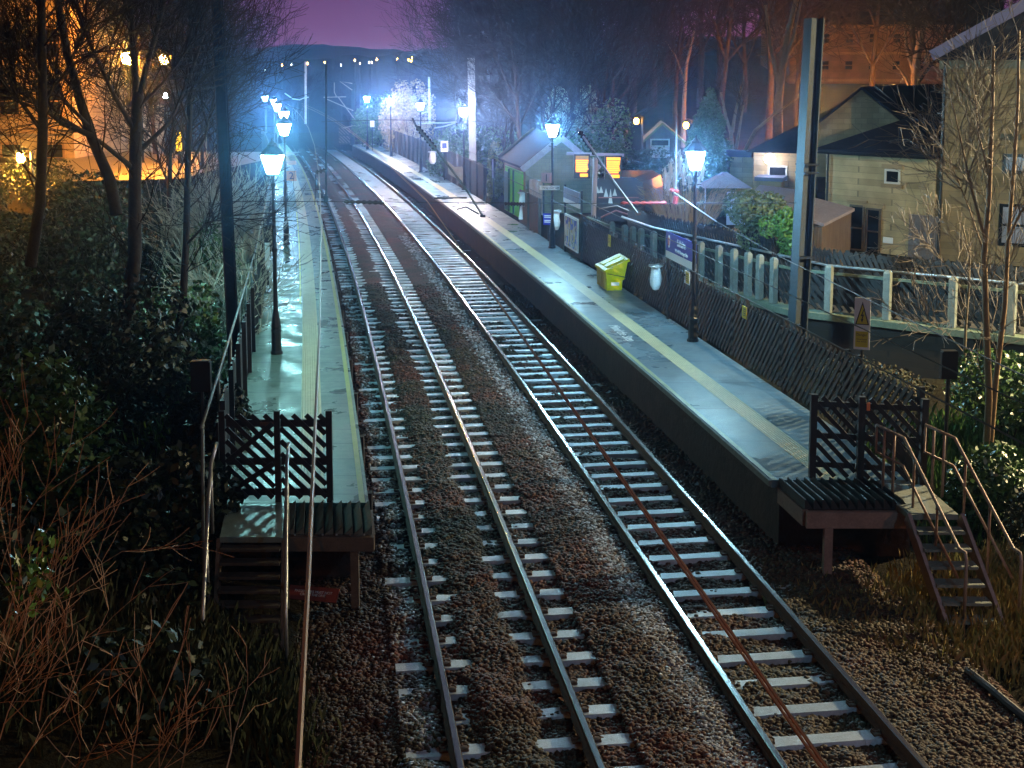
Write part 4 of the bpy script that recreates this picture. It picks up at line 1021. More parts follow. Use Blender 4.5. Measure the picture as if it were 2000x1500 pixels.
def quad_house(name, label, FL, FR, depth, z0, ze, stone, cat='house', back=None):
    """box body from the front-left to the front-right corner, extending back"""
    t = thing(name, label, cat, (FL[0], FL[1], z0)); a, b_ = V((*FL, 0)), V((*FR, 0)); ex = (b_ - a).normalized(); n = V((-ex.y, ex.x, 0)); d = n * depth
    mb = MB(); mb.hexa([a + up * z0, b_ + up * z0, b_ + d + up * z0, a + d + up * z0, a + up * ze, b_ + up * ze, b_ + d + up * ze, a + d + up * ze]); obj('walls', mb, stone, t)
    return t, a, b_, ex, d
# house C: nearer hipped wing
t, a, b_, ex, d = quad_house('stone_house', 'tan stone house wing with low hipped roof right of the grey mast', (11.1, 47), (13.88, 43.5), 5.0, .6, 4.71, M_stone)
n = facing(ex); w = (b_ - a).length
e0 = .32
ea, eb = a - ex * e0 + n * e0, b_ + ex * .02 + n * e0; ec, ed = b_ + ex * .02 + d, a - ex * e0 + d
rz = 4.72
r1, r2 = a + ex * 2.2 + d * .5 + up * 6.0, b_ + d * .5 + up * 6.0
mb = MB()
for f_ in ([ea + up * rz, eb + up * rz, r2, r1], [eb + up * rz, ec + up * rz, r2], [ec + up * rz, ed + up * rz, r1, r2], [ed + up * rz, ea + up * rz, r1], [ea + up * (rz - .12), ed + up * (rz - .12), ec + up * (rz - .12), eb + up * (rz - .12)], [ea + up * rz, ea + up * (rz - .12), eb + up * (rz - .12), eb + up * rz], [ed + up * rz, ed + up * (rz - .12), ea + up * (rz - .12), ea + up * rz], [eb + up * rz, eb + up * (rz - .12), ec + up * (rz - .12), ec + up * rz]): mb.face(f_)
obj('roof', mb, M_slate, t)
def on_wall(a, ex, u, v=330):
    r_ = ray(u, v); k = r_.x / r_.y; s = (a.x - k * a.y) / (k * ex.y - ex.x); return a + ex * s
for u, v, w_, hh, fm in ((1674, 445, .42, 1.6, M_timberw), (1706, 452, .42, 1.6, M_timberw), (1744, 345, .42, .5, M_paintw)):
    p = on_wall(a, ex, u, v); p = D(u, v, p.y); window(t, p, ex, w_ * 1.3, hh, .07, fm, bars=1 if hh > 1 else 0)
for u, v, w_, hh in ((1674, 445, .6, 1.6), (1706, 452, .6, 1.6), (1744, 345, .6, .5)):
    p = on_wall(a, ex, u, v); p = D(u, v, p.y)
    for nm, q, z_ in (('lintel', .07, hh / 2 + .09), ('sill', .09, -hh / 2 - .07)):
        mb = MB(); mb.bar(p - ex * (w_ / 2 + .12) + n * q / 2 + up * z_, p + ex * (w_ / 2 + .12) + n * q / 2 + up * z_, .15, q, n); obj(nm, mb, M_stone2, t)
mb = MB(); mb.tube([a - ex * .25 + n * .36 + up * 4.62, b_ + n * .36 + up * 4.62], .06, 6); mb.tube([a + ex * .15 + n * .09 + up * .6, a + ex * .15 + n * .09 + up * 4.6], .04, 6); obj('gutter', mb, M_iron, t)
p = on_wall(a, ex, 1804, 466); p = D(1804, 466, p.y); mb = MB(); mb.bar(p - ex * .55 + n * .03, p + ex * .55 + n * .03, 1.55, .06, n)
for k in range(4): mb.bar(p + ex * (-.4 + k * .27) + n * .07 - up * .7, p + ex * (-.4 + k * .27) + n * .07 + up * .7, .1, .02, n)
obj('boarded_door', mb, mat('grey_boards', (.16, .14, .15), .7, noise=3, col2=(.24, .22, .23)), t)
p = on_wall(a, ex, 1735, 469); p = D(1735, 469, p.y); mb = MB(); mb.bar(p - ex * .2 + n * .02, p + ex * .2 + n * .02, .2, .02, n); obj('white_plaque', mb, M_white, t)
# house B: gabled behind
t = thing('stone_house', 'buff stone house with steep front gable left of the hipped wing', 'house', (13.6, 52, .8)); mb = MB()
A = [D(1570, 262, 52), D(1680, 175, 52), D(1790, 262, 52)]; zB = .6
mb.prism([V((A[0].x, 52, zB)), V((A[2].x, 52, zB)), A[2], A[1], A[0]], (5.3, 9, 0)); obj('walls', mb, M_stone2, t)
mb = MB(); off = V((5.5, 9.3, 0)); th = up * .1
for p, q in ((A[0] + V((-.25, 0, -.2)), A[1] + V((0, 0, .02))), (A[1] + V((0, 0, .02)), A[2] + V((.25, 0, -.2)))):
    p, q = p - V((0, .15, 0)), q - V((0, .15, 0)); mb.hexa([p, q, q + off, p + off, p + th, q + th, q + off + th, p + off + th])
obj('roof', mb, M_slate, t)
window(t, D(1607, 375, 51.95), EXC, .5, 1.2, .07, M_black, bars=1)
# house A with bright wall lamp
t, a, b_, ex, d = quad_house('stone_house', 'stone house with dark hipped roof behind the bright wall lamp', (D(1472, 300, 56).x, 56), (D(1628, 300, 54.5).x, 54.5), 7, .6, 4.1, M_stone2)
n = facing(ex); mb = MB(); ra, rb, rc, rd = a - ex * .3 + n * .3 + up * 4.1, b_ + n * .3 + up * 4.1, b_ + d + up * 4.1, a - ex * .3 + d + up * 4.1; ap = D(1622, 212, 58); ap2 = ap + V((1.5, 2.5, 0))
for f_ in ([ra, rb, ap], [rb, rc, ap2, ap], [rc, rd, ap2], [rd, ra, ap, ap2], [ra, rd, rc, rb]): mb.face(f_)
obj('roof', mb, M_slate, t)
window(t, D(1519, 338, on_wall(a, ex, 1519).y), ex, .75, .62, .06, M_paintw)
p = on_wall(a, ex, 1510); bb = D(1510, 375, p.y); mb = MB(); mb.box(bb + n * .35, (1.05, .65, 1.0), (ex.x, ex.y)); obj('bay', mb, M_stone2, t)
mb = MB(); mb.hexa([bb + n * .75 + ex * s * .6 + up * .5 for s in (-1, 1)] + [bb + n * .02 + ex * s * .6 + up * .55 for s in (1, -1)] + [bb + n * .75 + ex * s * .6 + up * .66 for s in (-1, 1)] + [bb + n * .02 + ex * s * .6 + up * .72 for s in (1, -1)]); obj('bay_roof', mb, mat('blue_grey_lead', (.10, .12, .2), .45), t)
lp = D(1511, 309, p.y) + n * .6
wl = thing('wall_lamp', 'dazzling white floodlight on the house wall right of the conifer', 'lamp', lp)
mb = MB(); mb.lathe([(.06, -.21), (.19, -.12), (.24, 0), (.19, .12), (.06, .21)], 10, lp); obj('lamp_glass', mb, emission('floodlight_glass', (.93, .88, 1.), 50), wl)
mb = MB(); mb.bar(lp + n * -.57, lp + n * -.14, .08, .08, up); obj('bracket', mb, M_iron, wl)
t, a, b_, ex, d = quad_house('outbuilding', 'low flat-roofed stone block left of the bright wall lamp', (D(1426, 300, 58).x, 58), (D(1471, 300, 57.5).x, 57.5), 4, .6, D(1426, 306, 58).z, M_stone2, 'outbuilding')
n = facing(ex); mb = MB(); c = (a + b_ + d) / 2; mb.bar(a - ex * .1 + n * .1 + d * 0 + up * (D(1426, 299, 58).z), b_ + ex * .0 + n * .1 + up * (D(1426, 299, 58).z), .3, .3, n); obj('parapet', mb, mat('blue_slate_band', (.03, .045, .10), .5), t)
# timber sheds with lilac felt roofs
M_felt = mat('lilac_grey_felt', (.38, .34, .42), .6, noise=2, col2=(.46, .42, .50)); M_plank = mat('shed_plank', (.13, .095, .07), .75, noise=4, col2=(.24, .18, .13), bump=(12, .5), stretch=(4, 4, .3))
def shed(label, a, b_, depth, z0):
    a, b_ = V(a), V(b_); ex = (b_ - a); ex.z = 0; ex.normalize(); nb = V((-ex.y, ex.x, 0)); t = thing('timber_shed', label, 'shed', (a.x, a.y, z0))
    a0, b0 = V((a.x, a.y, 0)), V((b_.x, b_.y, 0)); d = nb * depth; za, zb_ = a.z, b_.z
    mb = MB(); mb.hexa([a0 + up * z0, b0 + up * z0, b0 + d + up * z0, a0 + d + up * z0, a0 + up * za, b0 + up * zb_, b0 + d + up * (zb_ + .3), a0 + d + up * (za + .3)])
    L_ = (b0 - a0).length; k = 0
    while k * .16 < L_ - .1:
        q = a0 + ex * (k * .16 + .06) - nb * .016; s_ = (k * .16 + .06) / L_; mb.bar(q + up * z0, q + up * (za + (zb_ - za) * s_ - .02), .11 + .02 * random.random(), .03, nb); k += 1
    obj('walls', mb, M_plank, t)
    mb = MB(); o_ = .12; c = [a0 - ex * o_ - nb * o_ + up * (za + .01), b0 + ex * o_ - nb * o_ + up * (zb_ + .01), b0 + ex * o_ + d + up * (zb_ + .33), a0 - ex * o_ + d + up * (za + .33)]
    mb.hexa(c + [q + up * .09 for q in c]); obj('roof', mb, M_felt, t)
shed('long timber shed with lilac felt roof crossing behind the grey mast', D(1502, 410, 41.6), D(1606, 442, 40.4), 1.9, .9)
shed('second small timber shed behind the long one', D(1466, 392, 46.5), D(1534, 402, 46), 1.8, 1.0)
# gazebo
c = D(1425, 372, 53); t = thing('gazebo', 'small lilac garden gazebo with white side sheets beside the conifer', 'gazebo', (c.x, c.y, 1.1)); mb = MB(); mb.lathe([(1.35, 2.35), (.15, 2.9)], 4, (c.x - .2, c.y, .55), rot=.78); obj('canopy', mb, M_felt, t)
mb = MB(); mb.box((c.x + .35, c.y - .9, 2.1), (1.2, .03, 1.3)); obj('side_sheet', mb, mat('pale_lilac_sheet', (.6, .58, .7), .6), t); mb = MB()
for a_ in (-1.1, .7): mb.tube([(c.x + a_, c.y - .9, 1.0), (c.x + a_, c.y - .9, 2.9)], .03, 5)
obj('poles', mb, M_steel, t)
# tall building D
D0 = V((D(1836, 300, 43.4).x, 43.4, 0)); D1 = V((D0.x + 7.4, 38.6, 0))
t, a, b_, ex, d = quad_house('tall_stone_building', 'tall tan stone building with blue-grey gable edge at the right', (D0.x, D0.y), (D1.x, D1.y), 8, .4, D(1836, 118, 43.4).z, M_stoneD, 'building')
n = facing(ex); zt = D(1836, 118, 43.4).z
apx = a + ex * 4.6 + d * .5 + up * (zt + 3.4); mb = MB(); ea = a - ex * .3 + n * .3 + up * zt; eb = b_ + n * .3 + up * zt
mb.prism([ea, eb, (a + ex * 4.6 + n * .3) + up * (zt + 2.6)], d * 1.05); obj('roof', mb, M_slate, t)
mb = MB(); pk = (a + ex * 4.6 + n * .33) + up * (zt + 2.75); mb.bar(ea + n * .03 + up * .15, pk + up * .1, .34, .06, n); obj('bargeboard', mb, mat('blue_grey_bargeboard', (.15, .15, .30), .6), t)
mb = MB(); mb.bar(a - ex * .1 + n * .06 + up * (zt - .14), b_ + n * .06 + up * (zt - .14), .26, .1, n); obj('gutter_course', mb, mat('grey_green_gutter', (.10, .11, .09), .6, noise=3), t)
for u, v, w_, hh, fm in ((1986, 320, .75, .62, M_black), (1985, 440, .95, 1.35, M_glassd)):
    p = on_wall(a, ex, u, v); window(t, D(u, v, p.y), ex, w_, hh, .1, fm, mat('bluish_curtained_pane', (.22, .25, .36), .3, noise=3, col2=(.35, .38, .5)), bars=1 if hh > 1 else 0)
p = on_wall(a, ex, 1838); mb = MB(); mb.tube([V((p.x, p.y, .4)) + n * .08 + ex * .03, V((p.x, p.y, zt)) + n * .08 + ex * .03], .05, 6); obj('downpipe', mb, M_iron, t)
mb = MB(); p2 = on_wall(a, ex, 1930); mb.bar(D(1900, 266, p.y) + n * .05, D(1995, 268, p2.y - .8) + n * .05, .18, .06, n); obj('string_course', mb, mat('dark_string_course', (.09, .085, .06), .8, noise=4), t)
# mill in the distance
def mill(label, x0, x1, y, z0, z1, floors, cols, depth, stone, roofh, name='mill_building', wx=.55, wy=.55):
    t = thing(name, label, 'building', ((x0 + x1) / 2, y, z0)); mb = MB(); mb.box(((x0 + x1) / 2, y + depth / 2, (z0 + z1) / 2), (x1 - x0, depth, z1 - z0)); obj('walls', mb, stone, t)
    mb = MB(); mb.prism([V((x0 - .4, y - .4, z1)), V((x0 - .4, y + depth + .4, z1)), V((x0 - .4, y + depth / 2, z1 + roofh))], (x1 - x0 + .8, 0, 0)); obj('roof', mb, M_slate, t)
    cw = (x1 - x0) / cols; fh = (z1 - z0) / floors
    for i in range(cols):
        for j in range(floors): window(t, (x0 + cw * (i + .5), y - .01, z0 + fh * (j + .5)), EXC, cw * wx, fh * wy, .12, M_brick, bars=1)
    mb = MB()
    for j in range(1, floors + 1): mb.box(((x0 + x1) / 2, y - .06, z0 + fh * j - .12), (x1 - x0, .12, .2))
    obj('string_courses', mb, M_stone2, t)
    return t
mill('large old stone mill glowing orange behind the houses', 21.5, 38, 104, 5.0, D(1700, 48, 104).z, 3, 9, 12, M_brick, 5, wx=.36, wy=.42)
# shelter
tg = tang(PB, 60); ex = V((tg.y, -tg.x, 0)); Y1 = 58.3; o = V((D(1026, 400, Y1).x, Y1, 0)); Wd = 3.05; Ln = 5.6; zb, ze = .9, 3.42; za = 4.62
t = thing('waiting_shelter', 'small gabled stone building with vivid green front on right platform', 'station building', (o.x, o.y, 1.0)); mb = MB()
pr = [o + up * zb, o + ex * Wd + up * zb, o + ex * Wd + up * ze, o + ex * Wd / 2 + up * za, o + up * ze]; mb.prism(pr, tg * Ln); obj('walls', mb, M_stoneg, t)
mb = MB()
for p, q in ((o - ex * .22 + up * (ze - .16), o + ex * Wd / 2 + up * (za + .02)), (o + ex * Wd / 2 + up * (za + .02), o + ex * (Wd + .2) + up * (ze - .15))):
    p, q = p - tg * .35, q - tg * .35; off = tg * (Ln + .7); mb.hexa([p, q, q + off, p + off, p + up * .09, q + up * .09, q + off + up * .09, p + off + up * .09])
obj('roof', mb, M_slate, t)
mb = MB(); p, q = o - ex * .22 + up * (ze - .16), o + ex * Wd / 2 + up * (za + .02)
for s in (-1, 1): 
    p2, q2 = (p, q) if s < 0 else (o + ex * (Wd + .2) + up * (ze - .15), q)
    mb.bar(p2 - tg * .37 - up * .05, q2 - tg * .37 - up * .05, .26, .04, tg)
obj('bargeboard', mb, mat('lilac_grey_bargeboard', (.30, .27, .30), .7, noise=4), t)
mb = MB(); mb.bar(p + up * .12 + tg * (Ln + .36), q + up * .12 + tg * (Ln + .36), .16, .06, tg); obj('far_verge', mb, M_timberw, t)
M_green = mat('vivid_green_paint', (.09, .72, .03), .45, noise=2, col2=(.12, .80, .05))
mb = MB(); a = o - ex * .02; mb.bar(a + tg * .5 + up * 2.0, a + tg * (Ln - .5) + up * 2.0, 2.1, .05, ex); obj('green_front', mb, M_green, t)
mb = MB()
for s in (2.4, 3.6): mb.tube([a - ex * .1 + tg * s + up * 1.0, a - ex * .1 + tg * s + up * 3.0], .05, 6)
mb.bar(a - ex * .03 + tg * 4.1 + up * 1.9, a - ex * .03 + tg * 5.2 + up * 1.9, 1.8, .06, ex); obj('dark_green_door_and_pipes', mb, mat('dark_green_paint', (.01, .10, .05), .4), t); t.children[-1].name = 'green_door'
# timber door leaf standing before gable
p0 = D(1047, 385, 57.3); t = thing('timber_gate', 'pinkish timber gate leaf before the shelter gable', 'gate', p0); mb = MB(); exg = V((.75, -.66, 0)).normalized(); nn = facing(exg)
mb.bar(p0 - exg * .38, p0 + exg * .38, 1.5, .05, nn)
for k in range(4): mb.bar(p0 + exg * (-.3 + k * .2) + nn * .035 - up * .72, p0 + exg * (-.3 + k * .2) + nn * .035 + up * .72, .12, .02, nn)
obj('boards', mb, mat('pinkish_board', (.42, .30, .24), .7, noise=4, col2=(.52, .40, .33)), t); mb = MB(); mb.box(p0 + exg * .42, (.08, .08, 2.0)); obj('post', mb, M_timber, t)
# dark van
c = D(1208, 380, 53); vx, vy, vz = c.x, c.y, 1.15; t = thing('parked_van', 'dark parked van with white zigzag marks behind the departure boards', 'van', (vx, vy, vz)); M_van = mat('dark_van_paint', (.012, .010, .022), .35)
mb = MB(); prof = [(-1.0, .35), (-1.0, 1.5), (-.92, 1.95), (-.7, 2.1), (.6, 2.1), (.95, 1.9), (1.05, 1.45), (1.05, .35)]; mb.prism([V((vx + a_, vy, vz + b)) for a_, b in prof], (1.2, 4.2, 0)); obj('body', mb, M_van, t)
for s in (-.75, .8):
    mb = MB(); mb.lathe([(.33, -.1), (.33, .1)], 12, (0, 0, 0)); mb.v = [(vx + s + zz, vy + .35 + xx, vz + .33 + yy) for xx, yy, zz in mb.v]; w_ = obj('wheel', mb, M_black, t)
mb = MB()
for k, (dx, dz, hh) in enumerate(((-.85, 1.62, .28), (-.7, 1.62, .26), (-.5, 1.5, .34), (-.32, 1.35, .62), (-.15, 1.52, .3))): mb.prism([V((vx + dx - .09, vy - .01, vz + dz - hh / 2)), V((vx + dx + .09, vy - .01, vz + dz - hh / 2)), V((vx + dx, vy - .01, vz + dz + hh / 2))], (0, -.012, 0))
obj('zigzag_marks', mb, mat('grey_white_vinyl', (.45, .45, .48), .5), t)
mb = MB(); mb.box((vx + .0, vy - .02, vz + 1.3), (1.6, .03, .04)); mb.tube([(vx - .7, vy - .03, vz + .5), (vx - .1, vy - .03, vz + .78), (vx + .6, vy - .03, vz + .55)], .04, 5); obj('bumper_trim', mb, mat('dull_red_trim', (.25, .08, .08), .5), t)
# cabin on the slope
c = D(1295, 276, 70); t = thing('garden_cabin', 'small dark cabin with mossy roof edge under the orange lamps', 'cabin', (c.x, c.y, 3)); mb = MB(); zl = 1.5
A = [D(1262, 274, 70), D(1293, 244, 70), D(1328, 274, 70)]; mb.prism([V((A[0].x, 70, zl)), V((A[2].x, 70, zl)), A[2], A[1], A[0]], (.4, 4, 0)); obj('walls', mb, mat('dark_cabin_board', (.07, .055, .05), .7, noise=4), t)
mb = MB()
for p, q in ((A[0] + V((-.15, 0, -.12)), A[1]), (A[1], A[2] + V((.3, 0, -.25)))): 
    p, q = p - V((0, .2, 0)), q - V((0, .2, 0)); off = V((.4, 4.3, 0)); mb.hexa([p, q, q + off, p + off, p + up * .14, q + up * .14, q + off + up * .14, p + off + up * .14])
obj('roof', mb, mat('mossy_felt', (.16, .17, .05), .8, noise=3, col2=(.24, .24, .10)), t)
window(t, D(1289, 279, 69.97), EXC, .95, .42, .07, M_paintw); mb = MB(); mb.box(D(1289, 298, 69.9), (1.0, .05, .55)); obj('white_panel', mb, mat('pinkish_white_board', (.6, .54, .56), .6, noise=2), t)
# left buildings
M_stonel = brick_mat('pale_street_stone', (.42, .33, .22), (.36, .28, .18), (.28, .23, .17), .9, .7, .3)
mill('pale stone terrace front with tall piers at far left', -34, -23.0, 70, 1.5, 13.5, 4, 5, 10, M_stonel, 4, 'terrace_building', .5, .55)
t, a, b_, ex, d = quad_house('stone_house', 'orange-lit gabled house behind the left trees', (D(158, 250, 80).x, 80), (D(262, 250, 80).x, 80), 7, 1.2, D(200, 208, 80).z, M_stonel)
mb = MB(); zt = D(200, 208, 80).z; mb.prism([a + V((-.3, -.3, zt)), b_ + V((.3, -.3, zt)), (a + b_) / 2 + V((-.3, -.3, zt + 2.2))], (0, 7.6, 0)); obj('roof', mb, M_slate, t)
for u in (185, 235): window(t, D(u, 262, 79.98), EXC, .8, 1.1, .1, M_paintw)
structure(obj_np('road', np.array([(-60, 40, 2.95), (-14, 56, 2.98), (-12, 76, 2.98), (-62, 78, 2.96)], dtype=float) - np.array([0, 0, 0.]), np.array([[0, 1, 2, 3]]), mat('wet_road', (.05, .05, .05), .4, noise=2, pos=True)))

# ------------------------------------------------------------------ street lamps (sodium)
def sodium(u, v, y, label, r=.22, glass=None, ground=None, twin=False):
    p = D(u, v, y); g0 = float(terrain(np.array(p.x), np.array(p.y))) if ground is None else ground
    t = thing('street_lamp', label, 'street lamp', (p.x, p.y, g0), 'orange street lamps'); mb = MB(); mb.lathe([(r * .4, -r * 1.7), (r * .75, -r * 1.3), (r * .85, -r * .4), (r * .5, .03)], 8, p); obj('lamp_glass', mb, glass or M_sodium, t)
    mb = MB(); mb.lathe([(r * 1.05, .033), (r * .9, .12), (r * .3, .18)], 8, p); mb.tube([V((p.x + .35, p.y + .2, g0)), V((p.x + .35, p.y + .2, p.z + .1)), p + V((.12, .05, .2)), p + up * .15], .06, 6); obj('column', mb, M_iron, t)
    return t
sodium(246, 104, 66, 'left one of the orange lamp pair high behind the left tree', .30)
sodium(257, 106, 66.4, 'right one of the orange lamp pair high behind the left tree', .30)
sodium(319, 107, 70, 'single orange lamp right of the lamp pair behind the left trees', .30)
sodium(367, 149, 90, 'small orange lamp low between the left trees and dark mast', .16, M_sodium)
sodium(40, 300, 52, 'orange lamp hidden low behind the far left bushes', .2, M_sodium)
sodium(1243, 232, 74, 'orange lamp left above the dark garden cabin', .17, M_sodium_far)
sodium(1340, 240, 74, 'orange lamp right above the dark garden cabin beside the conifer', .18, M_sodium_far)
sodium(1306, 237, 95, 'tiny orange lamp just above the cabin ridge', .1, M_sodium_far)
sodium(1768, 212, 76, 'orange lamp screened behind the gabled house before the mill', .32, emission('mill_yard_sodium_glass', (1., .30, .05), 2300))
sodium(1606, 236, 73, 'second screened orange lamp before the left part of the mill', .32, MATS['mill_yard_sodium_glass'])
p = D(323, 187, 64); t = thing('globe_lamp', 'small white lamp between the left trees', 'lamp', p); mb = MB(); mb.lathe([(.03, -.14), (.10, -.07), (.10, .07), (.03, .14)], 8, p); obj('globe', mb, emission('white_globe_glass', (.7, .92, 1.), 60), t); mb = MB(); mb.tube([p - up * .2, V((p.x, p.y, 2.5))], .05, 6); obj('column', mb, M_iron, t)
p = D(349, 275, 58); t = thing('traffic_bollard', 'lit yellow traffic bollard glimpsed through the left trees', 'bollard', p - up * .5); mb = MB(); mb.lathe([(.13, -.45), (.14, .1), (.09, .35), (.02, .45)], 8, p); obj('lit_body', mb, emission('amber_bollard', (1., .55, .02), 2.0), t); mb = MB(); mb.lathe([(.2, -.6), (.2, -.453)], 8, p); obj('base', mb, M_black, t)
p = V((15.5, 25.5, 7.8)); t = thing('street_lamp', 'unseen pale lamp added outside the right edge of view for the house fronts', 'street lamp', (15.5, 26.0, 1.2)); mb = MB(); mb.lathe([(.12, -.14), (.2, -.08), (.2, 0), (.1, .03)], 8, p); obj('lamp_glass', mb, emission('pale_yellow_lamp_glass', (1., .78, .42), 11500), t)  # unseen lamp added to brighten the house fronts
mb = MB(); mb.lathe([(.21, .033), (.18, .12), (.06, .16)], 8, p); mb.tube([V((15.5, 26.1, .2)), V((15.5, 26.1, 8.1)), p + up * .15], .07, 6); obj('column', mb, M_iron, t)
# unseen bridge lamps lighting the near bank; cool white one added to brighten sleepers
for x, y, z, lab, s, cc in ((-9.5, 1.0, 9.6, 'orange street lamp on the bridge left of the viewer', 66, (1., .36, .08)), (14.0, 5.0, 9.0, 'orange street lamp on the bridge right of the viewer', 85, (1., .42, .27)), (9.0, 4.0, 11.5, 'unseen cool white lamp added above the viewer to brighten the near track', 100, (.34, .70, 1.))):
    p = V((x, y, z)); t = thing('street_lamp', lab, 'street lamp', (x, y - 1, 0), 'orange street lamps'); mb = MB(); mb.lathe([(.12, -.14), (.2, -.08), (.2, 0), (.1, .03)], 8, p); obj('lamp_glass', mb, emission('bridge_lamp_glass_%d' % s, cc, s * 10), t)
    mb = MB(); mb.lathe([(.21, .033), (.18, .12), (.06, .16)], 8, p); mb.tube([V((x, y - 1, -.2)), V((x, y - 1, z + .1)), V((x, y - .6, z + .3)), p + up * .15], .07, 6); obj('column', mb, M_iron, t)

# ------------------------------------------------------------------ vegetation
def rnd(a, b): return random.uniform(a, b)
def grow(out, p, d, L, r, lvl, maxl, spread, gnarl, upw, kids):
    n = 5 if lvl < 2 else 4 if lvl < 3 else 3; pts, rr = [p.copy()], [r]; q = p.copy(); dd = d.copy()
    for i in range(n):
        dd = (dd + V((rnd(-1, 1), rnd(-1, 1), rnd(-1, 1))) * gnarl + up * upw).normalized(); q = q + dd * (L / n); pts.append(q.copy()); rr.append(max(r * (1 - .62 * (i + 1) / n), .003))
        if lvl < maxl and (i > 0 or lvl > 0):
            for _ in range(kids if i < n - 1 else kids + 1):
                if random.random() < .8:
                    ax = dd.orthogonal().normalized(); ax.rotate(Matrix.Rotation(rnd(0, 6.28), 3, dd)); nd = dd.copy(); nd.rotate(Matrix.Rotation(rnd(.5, 1.) * spread, 3, ax)); grow(out, q.copy(), nd, L * rnd(.45, .72), rr[-1] * rnd(.5, .72), lvl + 1, maxl, spread, gnarl, upw, kids)
    out.append((pts, rr, lvl))
def tree_parts(t, out, m1, m2, thin=.006, kmax=2):
    a, b = MB(), MB()
    for pts, rr, l in out:
        if l < kmax: a.tube(pts, rr, 7 if l == 0 else 5, cap=False)
        else: b.tube(pts, [max(x, thin) for x in rr], 3, cap=False)
    obj('trunk', a, m1, t, True)
    if b.v: obj('crown', b, m2, t)
def proto_tree(name, label, seed, h, r, maxl, spread, kids, m1=M_bark, m2=M_twig, group=None, gn=.13, upw=.08, thin=.012):
    random.seed(seed); t = thing(name, label, 'tree', (0, 0, 0), group); out = []; grow(out, V((0, 0, -.3)), V((0, 0, 1)), h, r, 0, maxl, spread, gn, upw, kids); tree_parts(t, out, m1, m2, thin); return t
GT = 'bare winter trees on the wooded slope'
prot = [proto_tree('bare_tree', '', 11, 7.5, .19, 4, .85, 2, group=GT), proto_tree('bare_tree', '', 12, 8.5, .17, 4, .7, 2, group=GT), proto_tree('bare_tree', '', 13, 6.5, .15, 4, .95, 2, group=GT)]
random.seed(5)
spots = []
for (u, y, s) in ((893, 96, .85), (970, 108, .8), (965, 88, .85), (1000, 84, 1.0), (1015, 76, 1.0), (1060, 82, 1.25), (1110, 78, 1.2), (1150, 86, 1.3), (1195, 80, 1.25), (1235, 88, 1.4), (1275, 92, 1.4), (1320, 84, 1.3), (1365, 92, 1.45), (1410, 84, 1.3), (1450, 90, 1.4), (1500, 80, 1.3), (1040, 96, 1.4), (1130, 100, 1.5), (1220, 104, 1.5), (1300, 108, 1.6), (1400, 102, 1.6), (1020, 104, 1.2), (1075, 100, 1.35), (1555, 84, 1.3),
                  (1780, 74, 1.45), (1700, 82, 1.3), (1880, 66, 1.3), (1080, 66, .75), (1170, 68, .8), (985, 80, .7)):
    spots.append((u, y, s))
nth = ['first', 'second', 'third', 'fourth', 'fifth', 'sixth', 'seventh', 'eighth', 'ninth', 'tenth', 'eleventh', 'twelfth', 'thirteenth', 'fourteenth', 'fifteenth', 'sixteenth', 'seventeenth', 'eighteenth', 'nineteenth', 'twentieth', '21st', '22nd', '23rd', '24th', '25th', '26th', '27th', '28th', '29th', '30th']
order = sorted(range(len(spots)), key=lambda i: spots[i][0])
rank = {i: k for k, i in enumerate(order)}
used = set()
for i, (u, y, s) in enumerate(spots):
    k = i % 3; x = (u - 1000) / F * y; z = float(terrain(np.array(x), np.array(float(y))))
    lab = 'bare dark winter tree on the slope, %s of its row counted from the left' % nth[rank[i]]
    if k not in used:
        used.add(k); t = prot[k]; t.location = (x, y, z); t.scale = (s, s, s); t.rotation_euler = (0, 0, rnd(0, 6)); t['label'] = lab
    else: dup(prot[k], (x, y, z), rnd(0, 6), s, lab)
# trees left bank, background
GL = 'bare trees on the left bank'
for i, (u, y, s) in enumerate(((395, 62, .7), (405, 80, .8), (330, 50, .85), (440, 98, .55), (350, 66, .9), (300, 74, 1.1), (420, 112, .7), (455, 128, .5))):
    x = (u - 1000) / F * y; z = float(terrain(np.array(x), np.array(float(y)))); t = dup(prot[i % 3], (x, y, z), rnd(0, 6), s, 'bare tree on the left bank, %s of its row from the tracks outward' % nth[sorted(range(8), key=lambda q: -(395, 405, 330, 440, 350, 300, 420, 455)[q]).index(i)]); t['group'] = GL
GE = 'dark trees beyond the far end of the station'
for i in range(13):
    y = 132 + 4 * (i % 3); x = -68 + i * 5.2 + rnd(-1, 1); t = dup(prot[(i + 1) % 3], (x, y, .8), rnd(0, 6), rnd(.50, .64), 'dark tree beyond the station end, %s of that row from the left' % nth[i]); t['group'] = GE

# hand-placed big left trees
def limb(mb, pts, y, r0, r1, dy=0., n=7):
    P_ = [D(u, v, y + dy * i / max(1, len(pts) - 1)) for i, (u, v) in enumerate(pts)]; k = len(P_)
    mb.tube(P_, [r0 + (r1 - r0) * i / (k - 1) for i in range(k)], n, cap=False); return P_
def twigs(mb, Ps, r, n, L, lv=2, spread=.9):
    out = []
    for _ in range(n):
        i = random.randrange(len(Ps) - 1); p = Ps[i].lerp(Ps[i + 1], random.random()); d = (Ps[i + 1] - Ps[i]).normalized(); ax = d.orthogonal().normalized(); ax.rotate(Matrix.Rotation(rnd(0, 6.28), 3, d)); nd = d.copy(); nd.rotate(Matrix.Rotation(rnd(.5, 1.1) * spread, 3, ax)); grow(out, p, nd, L * rnd(.6, 1.2), r, 4 - lv, 4, .8, .14, .05, 1)
    for pts, rr, l in out: mb.tube(pts, [max(x, .005) for x in rr], 3, cap=False)
